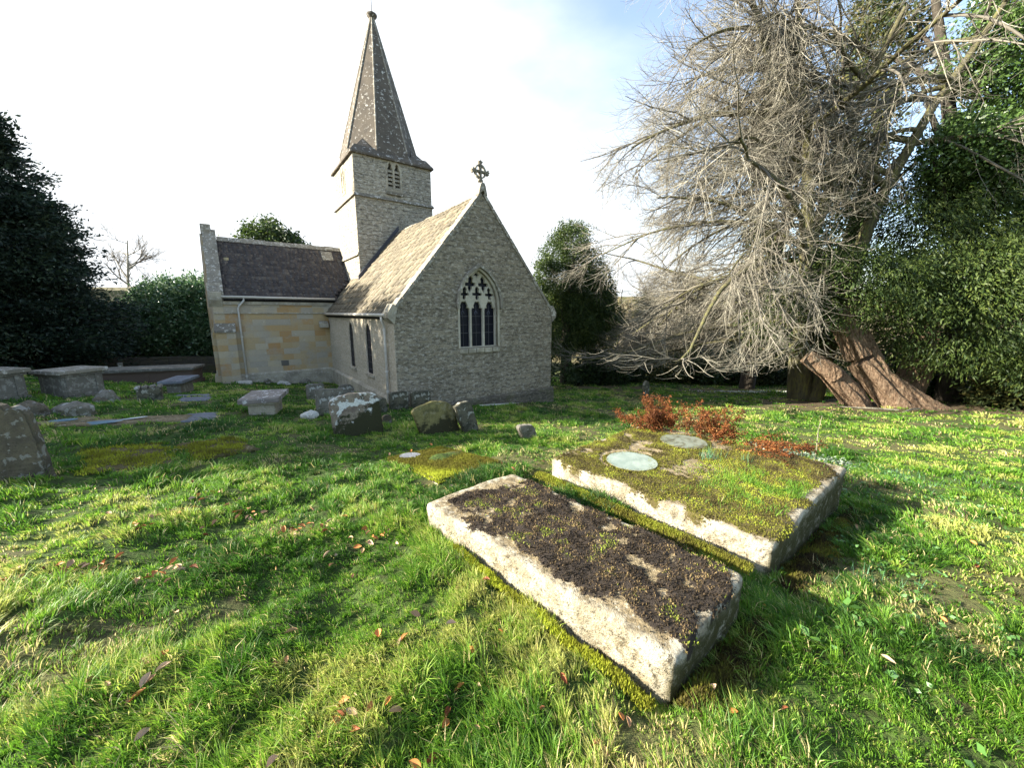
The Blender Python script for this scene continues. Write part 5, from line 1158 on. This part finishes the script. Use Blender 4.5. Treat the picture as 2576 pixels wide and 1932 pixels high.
# daffodil-like shoots
m_shoot=leafmat('blue_green_shoot',[(0,(.03,.08,.03)),(.5,(.07,.18,.08)),(1,(.14,.29,.16))],.45,.3,.4)
def shoots(x,y,n,h,label,seed,zb=None,sp=.09):
    z=Tf(x,y) if zb is None else zb;r=np.random.default_rng(seed);X=x+r.normal(0,sp,n);Yy=y+r.normal(0,sp*.7,n)
    o=empty('bulb_shoots',(x,y,z));tag(o,label,'bulb shoots')
    tufts('leaf_blades',X,Yy,np.full(n,z),1,h,.0055,m_shoot,o,(x,y,z),spread=.004,tint=r.uniform(.2,1,n),lean=.55,seed=seed)
    return o
shoots(2.22,4.05,70,.12,'tuft of blue-green bulb shoots in the moss between the discs',1,-1.59,.07)
shoots(2.55,3.92,22,.09,'smaller thin tuft of blue-green shoots right of the main tuft',2,-1.59,.04)
shoots(2.62,2.38,70,.09,'rough clump of stubby green shoots in front of the double tomb corner',3,None,.14)
X_=5.4+rng.normal(0,.6,900);Y_=5.2+rng.normal(0,.35,900)
tag(tufts('fine_leaf_patch',X_,Y_,T(X_,Y_),1,.06,.006,m_shoot,None,(0,0,0),tint=rng.uniform(0,1,900),lean=.7,seed=14),'soft blue-green patch of fine leaves on the lawn right of the tomb','ground cover',kind='stuff')
# docks and weeds: broad leaves near slabs
m_weed=leafmat('weed_leaf',[(0,(.04,.10,.02)),(.6,(.10,.22,.05)),(1,(.24,.42,.22))],.4,.3,.5)
wx=rng.uniform(1.7,5.5,1500);wy=rng.uniform(.6,5.5,1500);k=~excluded(wx,wy)&(fbm(wx*2,wy*2,55,3)>.47);wx,wy=wx[k],wy[k]
n=len(wx);C=np.stack([wx,wy,T(wx,wy)+.035],-1);A=np.stack([rng.normal(0,1,n),rng.normal(0,1,n),rng.uniform(.1,.5,n)],-1)
C=np.repeat(C,4,0);A=np.repeat(A,4,0)+rng.normal(0,.8,(4*n,3))*np.array([1,1,.25])
w=leaves('clover_weeds',C,rng.uniform(.018,.038,4*n),A,m_weed,None,(0,0,0),rng.uniform(0,.8,4*n),.7);tag(w,'small broad-leaved clover and weeds mixed in the lawn right of the tombs','weeds',kind='stuff')
def dock(x,y,s,lab,seed,nl=3):
    r=np.random.default_rng(seed);z=Tf(x,y)+.05;a=r.uniform(0,6,nl);A=np.stack([np.cos(a),np.sin(a),r.uniform(.15,.5,nl)],-1)
    o=leaves('broad_leaf_plant',np.zeros((nl,3)),np.full(nl,s),A,m_weed,None,(0,0,0),r.uniform(.35,.75,nl),.75,r);o.location=(x,y,z);tag(o,lab,'plant')
dock(2.10,2.08,.075,'pale broad-leaved seedling by the near corner of the double tomb',1)
dock(1.62,1.78,.065,'dark green broad leaf at the end of the black-mossed tomb',2)
dock(1.95,1.25,.05,'round green leaf plant in the grass at lower right',3,2)
# snowdrops
m_snow=M('snowdrop_white',.6).col((.75,.78,.75)).m
sx_=rng.normal(11.3,1.3,260);sy_=rng.normal(18.0,.22,260);C=np.stack([sx_,sy_,T(sx_,sy_)+.10],-1)
sn=leaves('snowdrops',C,np.full(260,.06),rng.normal(0,.4,C.shape)+np.array([0,0,-1]),m_snow,None,(0,0,0),np.ones(260),.6)
tag(sn,'thin drift of white snowdrops before the thicket','snowdrops',kind='stuff')
# thin sapling stem
x,y=4.75,5.65;z=Tf(x,y);sap=MB();sap.tube([(0,0,-.05),(.01,0,.25),(-.005,.0,.55),(.02,0,.78)],[.009,.008,.006,.003],6);sap.tube([(.005,0,.30),(.12,.02,.42),(.2,.02,.46)],[.005,.004,.002],5);sap.tube([(-.003,0,.55),(-.1,0,.66)],[.004,.002],5)
o=sap.build('sapling',m_bark_pale,None,(x,y,z));tag(o,'thin pale leafless sapling standing behind the right tomb corner','sapling')
# ivy trail on the right corner of the double tomb
r=np.random.default_rng(8);n=420;t=r.random(n);C=np.stack([2.95+.62*t+r.normal(0,.05,n),4.42-.6*t+r.normal(0,.05,n),-1.585+np.abs(r.normal(0,.018,n))],-1)
m_silver=leafmat('silvery_ivy',[(0,(.05,.09,.05)),(.6,(.16,.21,.14)),(1,(.34,.38,.30))],.45,.2,.4)
o=leaves('trailing_ivy',C-np.array([3.25,4.1,-1.6]),r.uniform(.018,.036,n),r.normal(0,1,C.shape)*np.array([1,1,.4]),m_silver,None,(0,0,0),r.random(n),.8,r);o.location=(3.25,4.1,-1.6)
tag(o,'silvery green ivy trailing over the far right edge of the double tomb','ivy')
# fallen sticks by the yew
for i,(x,y,L,a,lab) in enumerate(((11.6,12.0,1.6,2.9,'long pale stick lying before the leaning trunks'),(12.6,11.6,1.0,.4,'short pale stick at the foot of the leaning trunks'))):
    z=Tf(x,y)+.04;o=MB().tube([(-L/2,0,0),(0,.04,.03),(L/2,0,.02)],[.03,.026,.015],7).build('fallen_stick',m_bark_pale,None,(x,y,z));o.rotation_euler=(0,0,a);tag(o,lab,'stick')
# ------------------------------------------------------------------ fallen leaves, one object each
m_leafs=[M('brown_leaf_%s'%n_,.6).col(c_).m for n_,c_ in (('orange',(.42,.17,.05)),('tan',(.36,.21,.11)),('russet',(.20,.07,.03)),('pale',(.42,.30,.20)))]
protos=[]
for i in range(6):
    bm=bmesh.new();nu,nv=8,5;cur=random.uniform(.5,1.3);cv=random.uniform(-.6,.9);gridv=[]
    for a in range(nu):
        u=a/(nu-1);wd_=math.sin(math.pi*min(1,u*1.02))**.75*.30+.004;row=[]
        for b_ in range(nv):
            v=(b_/(nv-1)-.5)*2;row.append(bm.verts.new((u-.5,v*wd_*math.cos(v*cur*.8),abs(v)**1.6*wd_*cur+.35*cv*(u-.5)**2+random.uniform(-.012,.012))))
        gridv.append(row)
    for a in range(nu-1):
        for b_ in range(nv-1): bm.faces.new((gridv[a][b_],gridv[a+1][b_],gridv[a+1][b_+1],gridv[a][b_+1]))
    me=bpy.data.meshes.new('fallen_leaf');bm.to_mesh(me);bm.free();me.materials.append(m_leafs[i%4]);me.polygons.foreach_set('use_smooth',[True]*len(me.polygons));protos.append(me)
r=random.Random(12);placed=0;tries=0;cc_=[(r.uniform(-3.2,-.2),r.uniform(1.2,3.6)) for _ in range(16)]
while placed<290 and tries<12000:
    tries+=1
    d_=1.0+5.0*r.random()**1.3;a=r.uniform(-.95,.95);x=d_*math.sin(a);y=d_*math.cos(a);cl_=r.random()<.4
    if cl_: q_=r.choice(cc_);x=q_[0]+r.gauss(0,.07);y=q_[1]+r.gauss(0,.07)
    if not cl_ and float(fbm(np.array([x*1.4]),np.array([y*1.4]),63,3)[0])<.5-.25*(r.random()<.35): continue
    if excluded(np.array([x]),np.array([y]))[0] and r.random()<.96: continue
    i=r.randrange(6);o=bpy.data.objects.new('fallen_leaf',protos[i]);COL.objects.link(o)
    inn=excluded(np.array([x]),np.array([y]))[0]
    s_=r.uniform(.030,.068);o.scale=(s_,s_,s_);o.location=(x,y,-1.48 if inn and x-y<-.5+0*x and False else Tf(x,y)+r.uniform(.022,.045));o.rotation_euler=(r.uniform(-.7,.7),r.uniform(-.6,.6),r.uniform(0,6.28))
    lab=('curled orange-brown leaf fallen on the grass','pale tan curled leaf fallen on the grass','dark russet curled leaf fallen on the grass','very pale dry curled leaf fallen on the grass')[i%4]
    tag(o,lab,'leaf',('orange-brown','tan','russet','pale dry')[i%4]+' fallen leaves scattered on the grass');placed+=1
